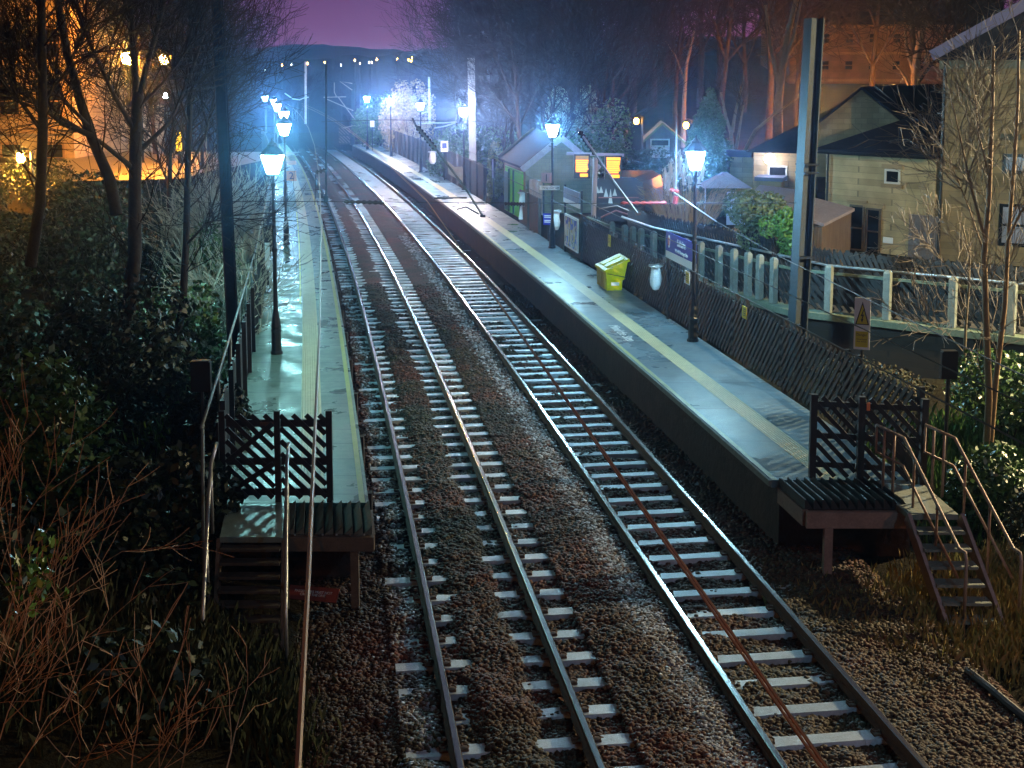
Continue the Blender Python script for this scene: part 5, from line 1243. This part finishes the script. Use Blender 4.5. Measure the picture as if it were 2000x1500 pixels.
def big_tree(label, y, limbs, tw=26, L=1.5, m=M_bark, base=0., m2=None, rt=.016):
    random.seed(int(y * 10)); p = D(*limbs[0][0][0], y); t = thing('leafless_tree', label, 'tree', (p.x, p.y, p.z), 'leafless trees in the foreground'); a, b = MB(), MB()
    for pts, r0, r1, dy in limbs:
        Ps = limb(a, pts, y, r0, r1, dy); twigs(b, Ps[1:] if len(Ps) > 2 else Ps, rt, tw if r0 < .1 else tw // 2, L)
    obj('trunk', a, m, t, True); obj('crown', b, m2 or M_twig, t)
big_tree('big leafless tree with forked trunk left of the dark mast', 24, [([(235, 700), (250, 620), (264, 500), (264, 380), (266, 250), (270, 180)], .15, .10, 0), ([(268, 210), (262, 120), (258, 60), (255, -40)], .07, .05, .5), ([(272, 190), (292, 110), (312, 40), (330, -40)], .06, .04, -.6), ([(266, 260), (225, 190), (180, 95), (140, -10)], .045, .03, -1), ([(262, 330), (200, 280), (120, 230), (20, 170)], .05, .02, -2), ([(268, 300), (330, 240), (372, 150), (400, 60)], .045, .02, 1.5), ([(270, 210), (320, 160), (370, 90), (395, 20)], .035, .015, .5)], 22, 1.4)
big_tree('slanting leafless tree leaning across the orange-lit house', 21, [([(228, 420), (215, 350), (180, 270), (155, 190), (128, 90), (110, -20)], .10, .06, .5), ([(178, 265), (120, 240), (60, 190), (15, 150)], .05, .025, -1), ([(172, 245), (130, 200), (105, 165)], .035, .02, -.6), ([(150, 180), (90, 110), (20, 65)], .03, .012, .6)], 22, 1.2)
big_tree('slim dark leafless tree close beside the near-black mast', 27, [([(340, 690), (358, 590), (364, 470), (368, 300), (372, 160), (372, -20)], .09, .05, 0), ([(368, 330), (400, 270), (420, 180), (430, 90)], .03, .012, .6), ([(370, 250), (345, 170), (335, 60)], .03, .012, -.6), ([(362, 480), (400, 440), (440, 420)], .03, .012, -.6)], 20, 1.3)
big_tree('dark leafless tree at the far left edge', 19, [([(60, 520), (78, 400), (84, 250), (82, 120), (80, -20)], .085, .06, 0), ([(84, 260), (40, 200), (-10, 150)], .03, .012, -.5), ([(82, 200), (130, 140), (170, 40)], .03, .012, .5)], 24, 1.2)
M_sap = mat('sapling_bark', (.30, .19, .10), .65, noise=6, col2=(.20, .13, .07), bump=(16, .4)); M_saptw = mat('sapling_twig', (.17, .14, .115), .7)
big_tree('twin-stemmed pale sapling right of the steps', 23.5, [([(1925, 915), (1932, 780), (1926, 620), (1922, 500), (1932, 380), (1938, 200), (1940, 90)], .075, .03, 0), ([(1932, 890), (1945, 740), (1962, 600), (1968, 480), (1980, 330), (1988, 200), (1990, 60)], .06, .025, .3), ([(1924, 470), (1900, 380), (1880, 290), (1860, 200)], .03, .012, -.3), ([(1934, 350), (1910, 260), (1905, 180)], .025, .01, .3), ([(1968, 470), (1990, 420), (2010, 390)], .03, .015, -.3), ([(1924, 500), (1890, 400), (1850, 300)], .02, .008, .5)], 16, 1.0, M_sap, 0, M_saptw, .010)
big_tree('thin grey sapling against the ramp fence', 26, [([(1882, 740), (1886, 640), (1892, 560), (1894, 500), (1880, 440)], .035, .015, 0), ([(1884, 690), (1850, 650), (1800, 620)], .012, .005, -.3), ([(1890, 580), (1850, 520), (1810, 480)], .012, .005, .3)], 12, .8, M_palebark, 0, M_saptw, .008)
big_tree('tall pale-barked tree behind the conifer and houses', 66, [([(1520, 300), (1520, 200), (1528, 130), (1540, 60), (1560, -20)], .24, .12, 0), ([(1522, 170), (1505, 90), (1495, 10)], .14, .07, .5), ([(1524, 150), (1550, 70), (1565, 0)], .12, .06, -.5)], 8, 2.0, M_palebark, 0, M_twig, .02)
big_tree('pale forked tree beside the low stone block', 60, [([(1430, 300), (1428, 260), (1418, 230), (1408, 180)], .11, .05, 0), ([(1430, 258), (1436, 220), (1448, 170)], .09, .04, .4), ([(1438, 290), (1446, 240), (1452, 205)], .08, .03, -.4), ([(1452, 300), (1475, 255), (1510, 225), (1560, 190)], .10, .04, .3)], 8, 1.3, M_palebark, 0, M_twig, .015)
big_tree('mossy tree rising in front of the orange mill', 72, [([(1785, 200), (1788, 130), (1800, 60), (1812, -10)], .26, .14, 0), ([(1787, 150), (1770, 90), (1765, 20)], .13, .06, .5), ([(1784, 190), (1768, 150), (1745, 120)], .10, .05, .5)], 9, 2.2, M_palebark, 0, M_twig, .02)
big_tree('slender silver-barked tree above the orange cabin lamps', 78, [([(1334, 300), (1336, 200), (1340, 130), (1356, 60)], .16, .06, 0), ([(1338, 160), (1320, 110), (1300, 80)], .06, .03, .5)], 9, 2.0, M_palebark, 0, M_twig, .018)

def leaves(n, ells, size, flat=0., seed=1, long_=1.0):
    r = np.random.default_rng(seed); w = np.array([e[3] * e[4] * e[5] for e in ells], dtype=float) ** .75; w /= w.sum(); idx = r.choice(len(ells), n, p=w); E = np.array(ells)[idx]
    d = r.normal(size=(n, 3)); d /= np.linalg.norm(d, axis=1, keepdims=True); rad = r.uniform(.55, 1.03, n) ** .6
    C = E[:, :3] + d * E[:, 3:6] * rad[:, None]
    nrm = d * .6 + r.normal(size=(n, 3)) * .7; nrm[:, 2] += flat; nrm /= np.linalg.norm(nrm, axis=1, keepdims=True)
    a = np.cross(nrm, r.normal(size=(n, 3))); a /= np.linalg.norm(a, axis=1, keepdims=True); b = np.cross(nrm, a); s = (size * r.uniform(.6, 1.35, n))[:, None]
    a = a * s * long_; b = b * s * .55
    q = np.stack([C - a, C + b + nrm * s * .15, C + a, C - b + nrm * s * .15], 1).reshape(-1, 3); f_ = np.arange(4 * n).reshape(n, 4)
    return q, f_
def bush(label, c, size, n, ls, m, seed, stem=True, name='bush', cat='bush', group=None, lumps=7, flat=.2, long_=1.):
    r = np.random.default_rng(seed); c = V(c); t = thing(name, label, cat, c, group); ells = []
    for k in range(lumps):
        o = r.uniform(-1, 1, 3) * np.array([.6, .6, .45]); s = r.uniform(.35, .6); ells.append((c.x + o[0] * size[0], c.y + o[1] * size[1], c.z + size[2] * (.55 + o[2]), size[0] * s, size[1] * s, size[2] * s * .9))
    q, f_ = leaves(n, ells, ls, flat, seed, long_); obj_np('foliage', q, f_, m, t)
    if stem:
        mb = MB()
        for k in range(9):
            e = ells[k % lumps]; mb.tube([c + V((r.uniform(-.2, .2), r.uniform(-.2, .2), -.2)), V((c.x + (e[0] - c.x) * .5, c.y + (e[1] - c.y) * .5, c.z + (e[2] - c.z) * .6)), V(e[:3])], [.025, .018, .008], 4, cap=False)
        obj('stems', mb, M_twig, t)
    return t
def gz(x, y): return float(terrain(np.array(float(x)), np.array(float(y))))
# ivy and undergrowth mass on the left bank
ells = []; r = np.random.default_rng(3)
for k in range(260):
    y = r.uniform(13, 60); dd = r.uniform(2.9, 13) if y > 18 else r.uniform(2.2, 11); x = float(QE(y)) - dd; z = gz(x, y); s = r.uniform(.35, .9); ells.append((x, y, z + .25 + r.uniform(0, .5) * min(1, (dd - 2) / 3), s, s, s * r.uniform(.5, .9)))
q, f_ = leaves(52000, ells, .075, .25, 4); stuff(obj_np('undergrowth', q, f_, M_ivy), 'tangled dark ivy and bramble covering the left bank', 'undergrowth')
# individual left shrubs
SH = 'shrubs on the left bank'
lsh = [(330, 640, 27, (1.4, 1.4, 2.0), 'glossy ivy-leaved shrub between the slim tree and the dark mast'), (200, 600, 24, (1.6, 1.4, 2.2), 'dark leafy shrub left of the forked tree trunk'), (400, 800, 22.5, (.8, .8, 1.3), 'small leafy shrub against the left platform handrail'), (80, 760, 19, (1.5, 1.2, 1.8), 'dark leafy shrub low at the left edge'), (300, 940, 18, (1.1, 1.0, 1.4), 'leafy shrub beside the left wooden steps'), (130, 480, 33, (2.2, 2.0, 2.6), 'large dark shrub before the orange-lit house'), (390, 540, 36, (1.3, 1.3, 2.2), 'green shrub just left of the dark mast')]
for i, (u, v, y, s, lab) in enumerate(lsh):
    x = (u - 1000) / F * y; bush(lab, (x, y, gz(x, y) - .1), s, 4500, .07, M_ivy if i % 3 else M_leaf, 40 + i, True, 'shrub', 'shrub', SH)
# whitish twiggy bushes by the lamp
def twig_bush(name, label, c, n, L, m, seed, spread=1.0, r0=.014, cat='bush', group=None, lv=2, upw=.04, dirb=None):
    random.seed(seed); c = V(c); t = thing(name, label, cat, c, group); out = []; mb = MB()
    for _ in range(n):
        d = V((rnd(-1, 1) * spread, rnd(-1, 1) * spread, 1)); d = d + V(dirb) if dirb else d; grow(out, c + V((rnd(-.5, .5), rnd(-.5, .5), -.1)), d.normalized(), L * rnd(.7, 1.2), r0, 4 - lv, 4, .75, .16, upw, 1)
    for pts, rr, l in out: mb.tube(pts, [max(x, r0 * .42) for x in rr], 3, cap=False)
    obj('twigs', mb, m, t); return t
M_wtwig = mat('pale_bare_twig', (.34, .33, .27), .7)
for i, (u, y, L) in enumerate(((400, 30, 1.3), (425, 34, 1.5), (440, 38, 1.6), (405, 40, 2.0), (452, 46, 1.7), (462, 54, 1.8))):
    x = (u - 1000) / F * y; twig_bush('bare_shrub', ['pale bare shrub brightly lit behind the nearest left lamp', 'pale bare shrub between the dark mast and the left lamp', 'bare twiggy shrub behind the left platform fence by the white board', 'bare shrub beyond the dark mast, lit bluish', 'bare twiggy shrub behind the number 2 lamp post', 'farther bare shrub behind the left platform lamps'][i], (x, y, gz(x, y)), 46, L, M_wtwig, 60 + i, .8, .022, group='pale bare shrubs beside the left platform')
# orange-lit twigs near the camera
for i, (u, v, y, z, L, n_, db) in enumerate(((-20, 1440, 9.5, 1.6, .95, 6, (.5, .1, 0)), (130, 1530, 9.0, 1.2, .8, 6, (.5, 0, 0)), (-10, 1240, 10.5, 2.3, 1.0, 7, (.5, .2, 0)), (-40, 1090, 11, 2.6, .7, 3, (.6, .2, 0)), (60, 1330, 11.5, 1.1, .9, 5, (.5, .2, 0)), (330, 1530, 9.3, 1.0, .6, 4, (.5, .1, -.2)))):
    p = D(u, v, y); twig_bush('bramble_bush', ['orange-lit bare twigs at the bottom left corner', 'low orange twigs at the bottom edge left of the steps', 'fan of orange twigs at the left edge above the corner', 'upper orange twigs reaching in from the left edge', 'thin orange twigs below the left wooden steps', 'small orange twig cluster near the bottom edge'][i], p, n_, L, M_twigorange, 80 + i, .8, .0065, 'bush', 'orange-lit bare bushes near the viewer', 2, .06, db)
for i, (u, v, y) in enumerate(((90, 1110, 10.5), (60, 1190, 10.5))):
    p = D(u, v, y); bush('small clump of yellow-green leaves among the orange twigs, %s one' % ('upper', 'lower')[i], p, (.3, .3, .3), 60, .045, M_leafbright, 90 + i, False, 'leaf_clump', 'bush', 'yellow-green leaf clumps')
# right side planting
bush('rounded olive green bush behind the ramp fence', D(1462, 452, 38) - up * .3, (1.0, .8, 1.15), 5000, .055, mat('olive_leaf', (.1, .13, .05), .5, island=[(.07, .10, .03), (.15, .18, .07), (.10, .13, .05)]), 101, group='garden bushes behind the ramp')
bush('bright green laurel with white flowers beside the grey mast', D(1520, 468, 36.5) - up * .35, (.65, .6, .85), 2600, .06, M_leafbright, 102, group='garden bushes behind the ramp')
mb = MB(); 
bush('brownish shrub spreading under the retaining wall', (8.0, 29.6, -.2), (1.7, 1.2, .95), 6000, .05, mat('brown_weed_leaf', (.04, .04, .02), .6, island=[(.03, .035, .015), (.06, .06, .03), (.05, .035, .02)]), 103, group='shrubs right of the platform fence')
bush('leafy green bush behind the twin-stemmed sapling', (9.6, 25.0, 0), (1.9, 1.6, 1.7), 8000, .06, M_leaf, 104, group='shrubs right of the platform fence')
bush('low green bush between the right steps and the sapling', (7.9, 21.6, -.2), (1.0, 1.2, 1.1), 5000, .055, M_leaf, 105, group='shrubs right of the platform fence')
bush('dark ivy bush at the right edge beside the handrail', (8.6, 20.2, -.2), (1.1, 1.1, 1.2), 5000, .055, M_ivy, 106, group='shrubs right of the platform fence')
# conifer
c = D(1382, 350, 58); cx, cy = c.x, c.y; t = thing('conifer', 'tall dark green conifer behind the lamp by the station sign', 'tree', (cx, cy, 1.2)); ells = []; r = np.random.default_rng(9); topz = D(1376, 182, 58).z
for k in range(46):
    h_ = r.random() ** .8; rad = 1.12 * math.sin(min(1, (1 - h_) * 1.25 + .06) * math.pi / 2); an = r.uniform(0, 6.28); ells.append((cx + rad * .55 * math.cos(an), cy + rad * .55 * math.sin(an), 1.4 + h_ * (topz - 1.7), .2 + rad * .42, .2 + rad * .42, .6))
q, f_ = leaves(15000, ells, .075, .1, 10, 1.6); obj_np('crown', q, f_, M_conifer, t); mb = MB(); mb.tube([(cx, cy, 1), (cx, cy, topz - .5)], [.12, .03], 6); obj('trunk', mb, M_bark, t)
# far evergreen thicket and lit bushes by far platform
bush('leafless thicket coloured as if yellow-lit behind the bright far lamp', (D(800, 260, 112).x, 110, 1.2), (2.4, 2.0, 4.6), 6000, .12, mat('pale_lit_leaf', (.35, .28, .15), .7, island=[(.30, .23, .12), (.42, .34, .2), (.2, .17, .1)]), 110, name='thicket', lumps=12)  # yellow lamp light put into the leaf colour
bush('grey-green bush behind the farthest right lamps', (D(745, 250, 118).x, 119, 1.2), (2.6, 2.0, 3.6), 5000, .12, M_leaf, 111, lumps=10)
bush('dark green hedge bank behind the pale far mast', (D(880, 300, 84).x + 1.5, 84, 1.0), (3.0, 3.0, 2.2), 6000, .10, M_leaf, 112, name='hedge', cat='hedge', lumps=12)
bush('evergreen shrub right of the shelter roof', (D(1165, 290, 64).x, 66, 1.2), (2.0, 1.6, 3.4), 6000, .10, M_leaf, 113, lumps=10)
bush('pale-leaved evergreen behind the shelter gable', (D(1125, 270, 68).x, 70, 1.4), (1.6, 1.6, 4.0), 5000, .12, mat('grey_green_leaf', (.12, .14, .09), .5, island=[(.08, .1, .06), (.17, .19, .13), (.11, .13, .08)]), 114, lumps=10)
bush('dark shrub below the garden cabin', (D(1265, 310, 66).x, 65, 1.3), (2.4, 1.6, 1.9), 6000, .09, M_ivy, 115, lumps=10)
bush('yellowish clipped shrub left of the shelter', (D(978, 345, 67.5).x, 68, 1.0), (.7, .8, 2.0), 2500, .07, mat('yellow_green_leaf', (.2, .2, .07), .5, island=[(.14, .15, .05), (.28, .28, .1)]), 116)
# pampas
c = D(1330, 410, 45); t = thing('pampas_grass', 'clump of pale pampas grass plumes left of the lamp by the station sign', 'plant', c - up * 1.0); mb = MB(); pm = MB(); random.seed(4)
for u, v in ((1299, 352), (1310, 338), (1320, 345), (1328, 322), (1342, 320), (1350, 335), (1356, 318), (1364, 350), (1335, 345), (1347, 356), (1318, 360), (1372, 336), (1305, 365)):
    p = D(u, v, 45 + rnd(-.5, .5)); b0 = D(1335 + (u - 1335) * .35, 432, 45); mb.tube([b0, b0.lerp(p, .6) + up * .05, p - up * .1], .009, 4)
    for k in range(26):
        s = k / 26; q_ = p + V((rnd(-1, 1), rnd(-1, 1), 0)) * .13 * math.sin(.3 + s * 2.7) + up * (.42 - s * .75); pm.face([q_, q_ + V((rnd(-.05, .05), rnd(-.05, .05), .12)), q_ + V((rnd(-.07, .07), rnd(-.07, .07), .03))])
    pm.tube([p + up * .42, p + up * .15, p - up * .3], [.01, .085, .03], 5)
for k in range(260):
    x = rnd(-1.3, 1.6); b0 = D(1335, 436, 45) + V((x * .6, rnd(-.5, .5), 0)); mb.tube([b0, b0 + V((x * .3, rnd(-.2, .2), rnd(.5, 1.2))), b0 + V((x * .7, rnd(-.4, .4), rnd(.4, 1.4)))], [.012, .008, .003], 3, cap=False)
obj('stems', mb, M_drygrass, t); obj('plumes', pm, M_plume, t)
def tufts(pts, n, h, m, seed):
    random.seed(seed); r = np.random.default_rng(seed); vs = []
    for _ in range(n):
        c = random.choice(pts); x = c[0] + random.gauss(0, c[3]); y = c[1] + random.gauss(0, c[3]); z = c[2] if len(c) < 5 else gz(x, y); hh = h * rnd(.5, 1.3); a = rnd(0, 6.28); w = V((math.cos(a), math.sin(a), 0)) * .008; l = V((rnd(-.35, .35), rnd(-.35, .35), 0)) * hh; b0 = V((x, y, z - .03)); vs += [b0 - w, b0 + w, b0 + w * .8 + l * .4 + up * hh * .7, b0 + l + up * hh * .95]
    q = np.array([tuple(v) for v in vs]); return q, np.arange(len(q)).reshape(-1, 4)
pts = [(-3.0 + rnd(-1, .6), 15.2 + rnd(-1.5, 1), 0, .35, 1) for _ in range(14)] + [(-4.5 + rnd(-1, 1), 14 + rnd(-1, 2), 0, .5, 1) for _ in range(8)]
q, f_ = tufts(pts, 5200, .32, M_grass, 3); stuff(obj_np('grass', q, f_, M_grass), 'rough green grass tufts below the left wooden steps', 'grass')
pts = [(6.9 + rnd(-.5, 1.2), 17.3 + rnd(-1.8, 2.2), 0, .28, 1) for _ in range(22)] + [(5.9 + rnd(-1.1, .6), 16.4 + rnd(-1.5, 2.2), 0, .5, 1) for _ in range(14)]
q, f_ = tufts(pts, 7500, .30, mat('tawny_grass', (.2, .16, .05), .65, island=[(.16, .14, .035), (.26, .18, .06), (.12, .13, .03), (.30, .18, .08)]), 5); stuff(obj_np('dry_grass', q, f_, MATS['tawny_grass']), 'tawny grass tufts around the right steps', 'grass')
pts = [(float(QB(y)) - .8 + rnd(-.5, .3), y, 0, .3, 1) for y in np.arange(19, 34, .7)]
q, f_ = tufts(pts, 5000, .3, M_leafbright, 6); stuff(obj_np('verge_grass', q, f_, M_leafbright), 'bright green grass strip behind the left platform fence', 'grass')
pts = [(8.2 + rnd(-1.2, 2.2), 23.5 + rnd(-2.5, 3), 0, .5, 1) for _ in range(18)]
q, f_ = tufts(pts, 6000, .38, M_leaf, 7); stuff(obj_np('weeds', q, f_, M_leaf), 'green weeds between the right fence and the retaining wall', 'weeds')
pts = [(D(1392, 440, 42).x + rnd(-.6, .6), 42 + rnd(-.4, .4), 1.2, .15) for _ in range(6)]
q, f_ = tufts(pts, 900, 1.1, M_drygrass, 8); tag(obj_np('dry_grass_clump', q, f_, M_drygrass), 'clump of straw-coloured dead grass right of the lamp by the station sign', 'plant')
# pipe on the ground bottom right
mb = MB(); mb.tube([P(1890, 1310, .05), P(1940, 1350, .06), P(1975, 1380, .05), P(2010, 1408, .04)], .05, 8); tag(obj('cable_duct', mb, mat('dark_blue_duct', (.03, .04, .06), .4)), 'dark cable duct lying at the bottom right corner', 'pipe')

# ------------------------------------------------------------------ hills and town lights
def ridge(name, y, prof, m, base=-2, depth=12):
    us = np.linspace(prof[0][0], prof[-1][0], 220); vs = np.interp(us, [p[0] for p in prof], [p[1] for p in prof]); vs = vs + (vnoise(us, us * 0, 9., 5) - .5) * 3.5 + (vnoise(us, us * 0, 3.2, 6) - .5) * 2.5
    top = [D(u, v, y) for u, v in zip(us, vs)]; vv, ff = [], []
    for p in top: vv += [(p.x, p.y - depth, base), tuple(p), (p.x, p.y + depth, base)]
    for i in range(len(top) - 1):
        for k in (0, 1): ff.append((i * 3 + k, i * 3 + 3 + k, i * 3 + 4 + k, i * 3 + 1 + k))
    return structure(obj_np(name, np.array(vv, dtype=float), np.array(ff), m))
M_hill = mat('dark_wooded_hill', (.016, .017, .022), .95, noise=.05, pos=True)
ridge('hills', 195, [(-900, 120), (300, 108), (520, 92), (610, 86), (690, 91), (770, 97), (850, 108), (1200, 122), (3000, 120)], mat('distant_moor', (.05, .04, .05), .95, noise=.02, pos=True))
ridge('wooded_ridge', 165, [(-900, 122), (400, 116), (540, 112), (590, 116), (640, 116), (680, 106), (720, 110), (760, 108), (790, 100), (830, 96), (950, 84), (1200, 70), (3000, 80)], M_hill)
tl = [(551, 127, 0), (569, 126, 1), (601, 124, 0), (634, 122, 0), (666, 127, 1), (693, 118, 0), (703, 124, 1), (721, 122, 1), (726, 122, 1), (736, 116, 0), (776, 115, 0), (798, 117, 0), (805, 113, 0), (803, 119, 0), (518, 137, 1)]
for i, (u, v, w_) in enumerate(tl):
    p = D(u, v, 150); k = sorted(range(len(tl)), key=lambda j: tl[j][0]).index(i)
    mb = MB(); mb.lathe([(.03, -.12), (.055, 0), (.03, .12)], 6, p); t = thing('distant_lamp', 'tiny %s lamp of the hillside town, %s from the left' % (('orange', 'white')[w_], nth[k]), 'lamp', p, 'lamps of the town on the far hillside'); obj('lamp_glass', mb, M_white_far if w_ else M_sodium_far, t)
    mb = MB(); mb.tube([p - up * .2, V((p.x, p.y, 1))], .05, 4); obj('column', mb, M_iron, t)

# ------------------------------------------------------------------ haze
mb = MB(); mb.box((0, 97, 15), (420, 236, 36)); hz = obj('haze', mb, (lambda: None)() or bpy.data.materials.new('night_haze')); hz['kind'] = 'stuff'; hz['label'] = 'thin cold night haze around the station lamps'; hz['category'] = 'haze'
m = bpy.data.materials['night_haze']; m.use_nodes = True; N = m.node_tree.nodes; N.clear(); o_ = N.new('ShaderNodeOutputMaterial'); pv = N.new('ShaderNodeVolumePrincipled'); pv.inputs['Color'].default_value = (.32, .55, 1., 1); pv.inputs['Density'].default_value = .0014; pv.inputs['Anisotropy'].default_value = .945; m.node_tree.links.new(pv.outputs['Volume'], o_.inputs['Volume'])

# ------------------------------------------------------------------ sky
w = bpy.data.worlds.new('World'); SC.world = w; w.use_nodes = True; N = w.node_tree.nodes; L = w.node_tree.links; bg = N['Background']
tc = N.new('ShaderNodeTexCoord'); sp = N.new('ShaderNodeSeparateXYZ'); L.new(tc.outputs['Generated'], sp.inputs[0])
rp = N.new('ShaderNodeValToRGB'); L.new(sp.outputs['Z'], rp.inputs['Fac']); els = rp.color_ramp.elements
els[0].position = 0; els[0].color = (.235, .068, .145, 1); els[1].position = 1; els[1].color = (.006, .004, .012, 1)
for pos_, c in ((.035, (.19, .058, .16)), (.09, (.10, .034, .13)), (.25, (.025, .012, .045))):
    e = els.new(pos_); e.color = (*c, 1)
dr = N.new('ShaderNodeMapRange'); L.new(sp.outputs['Y'], dr.inputs['Value']); dr.inputs['From Min'].default_value = .3; dr.inputs['From Max'].default_value = .9; dr.inputs['To Min'].default_value = .06; dr.inputs['To Max'].default_value = 1.
L.new(rp.outputs['Color'], bg.inputs['Color']); L.new(dr.outputs['Result'], bg.inputs['Strength'])

# ------------------------------------------------------------------ camera and render settings
cam = bpy.data.cameras.new('camera'); co_ = bpy.data.objects.new('camera', cam); COL.objects.link(co_)
cam.sensor_width = 36; cam.lens = F / 2000 * 36; cam.shift_y = (PY - 750) / 2000; cam.clip_end = 2000; cam.clip_start = .1
co_.location = (0, 0, H); co_.rotation_euler = (math.pi / 2 - TH, 0, 0); SC.camera = co_
vs = SC.view_settings; vs.view_transform = 'Standard'; vs.look = 'None'; vs.exposure = .18; vs.gamma = 1; vs.use_curve_mapping = False
cy = SC.cycles; cy.use_denoising = True; cy.max_bounces = 5; cy.diffuse_bounces = 2; cy.glossy_bounces = 3; cy.volume_bounces = 0; cy.transparent_max_bounces = 4; cy.sample_clamp_indirect = 3.; cy.caustics_reflective = False; cy.caustics_refractive = False
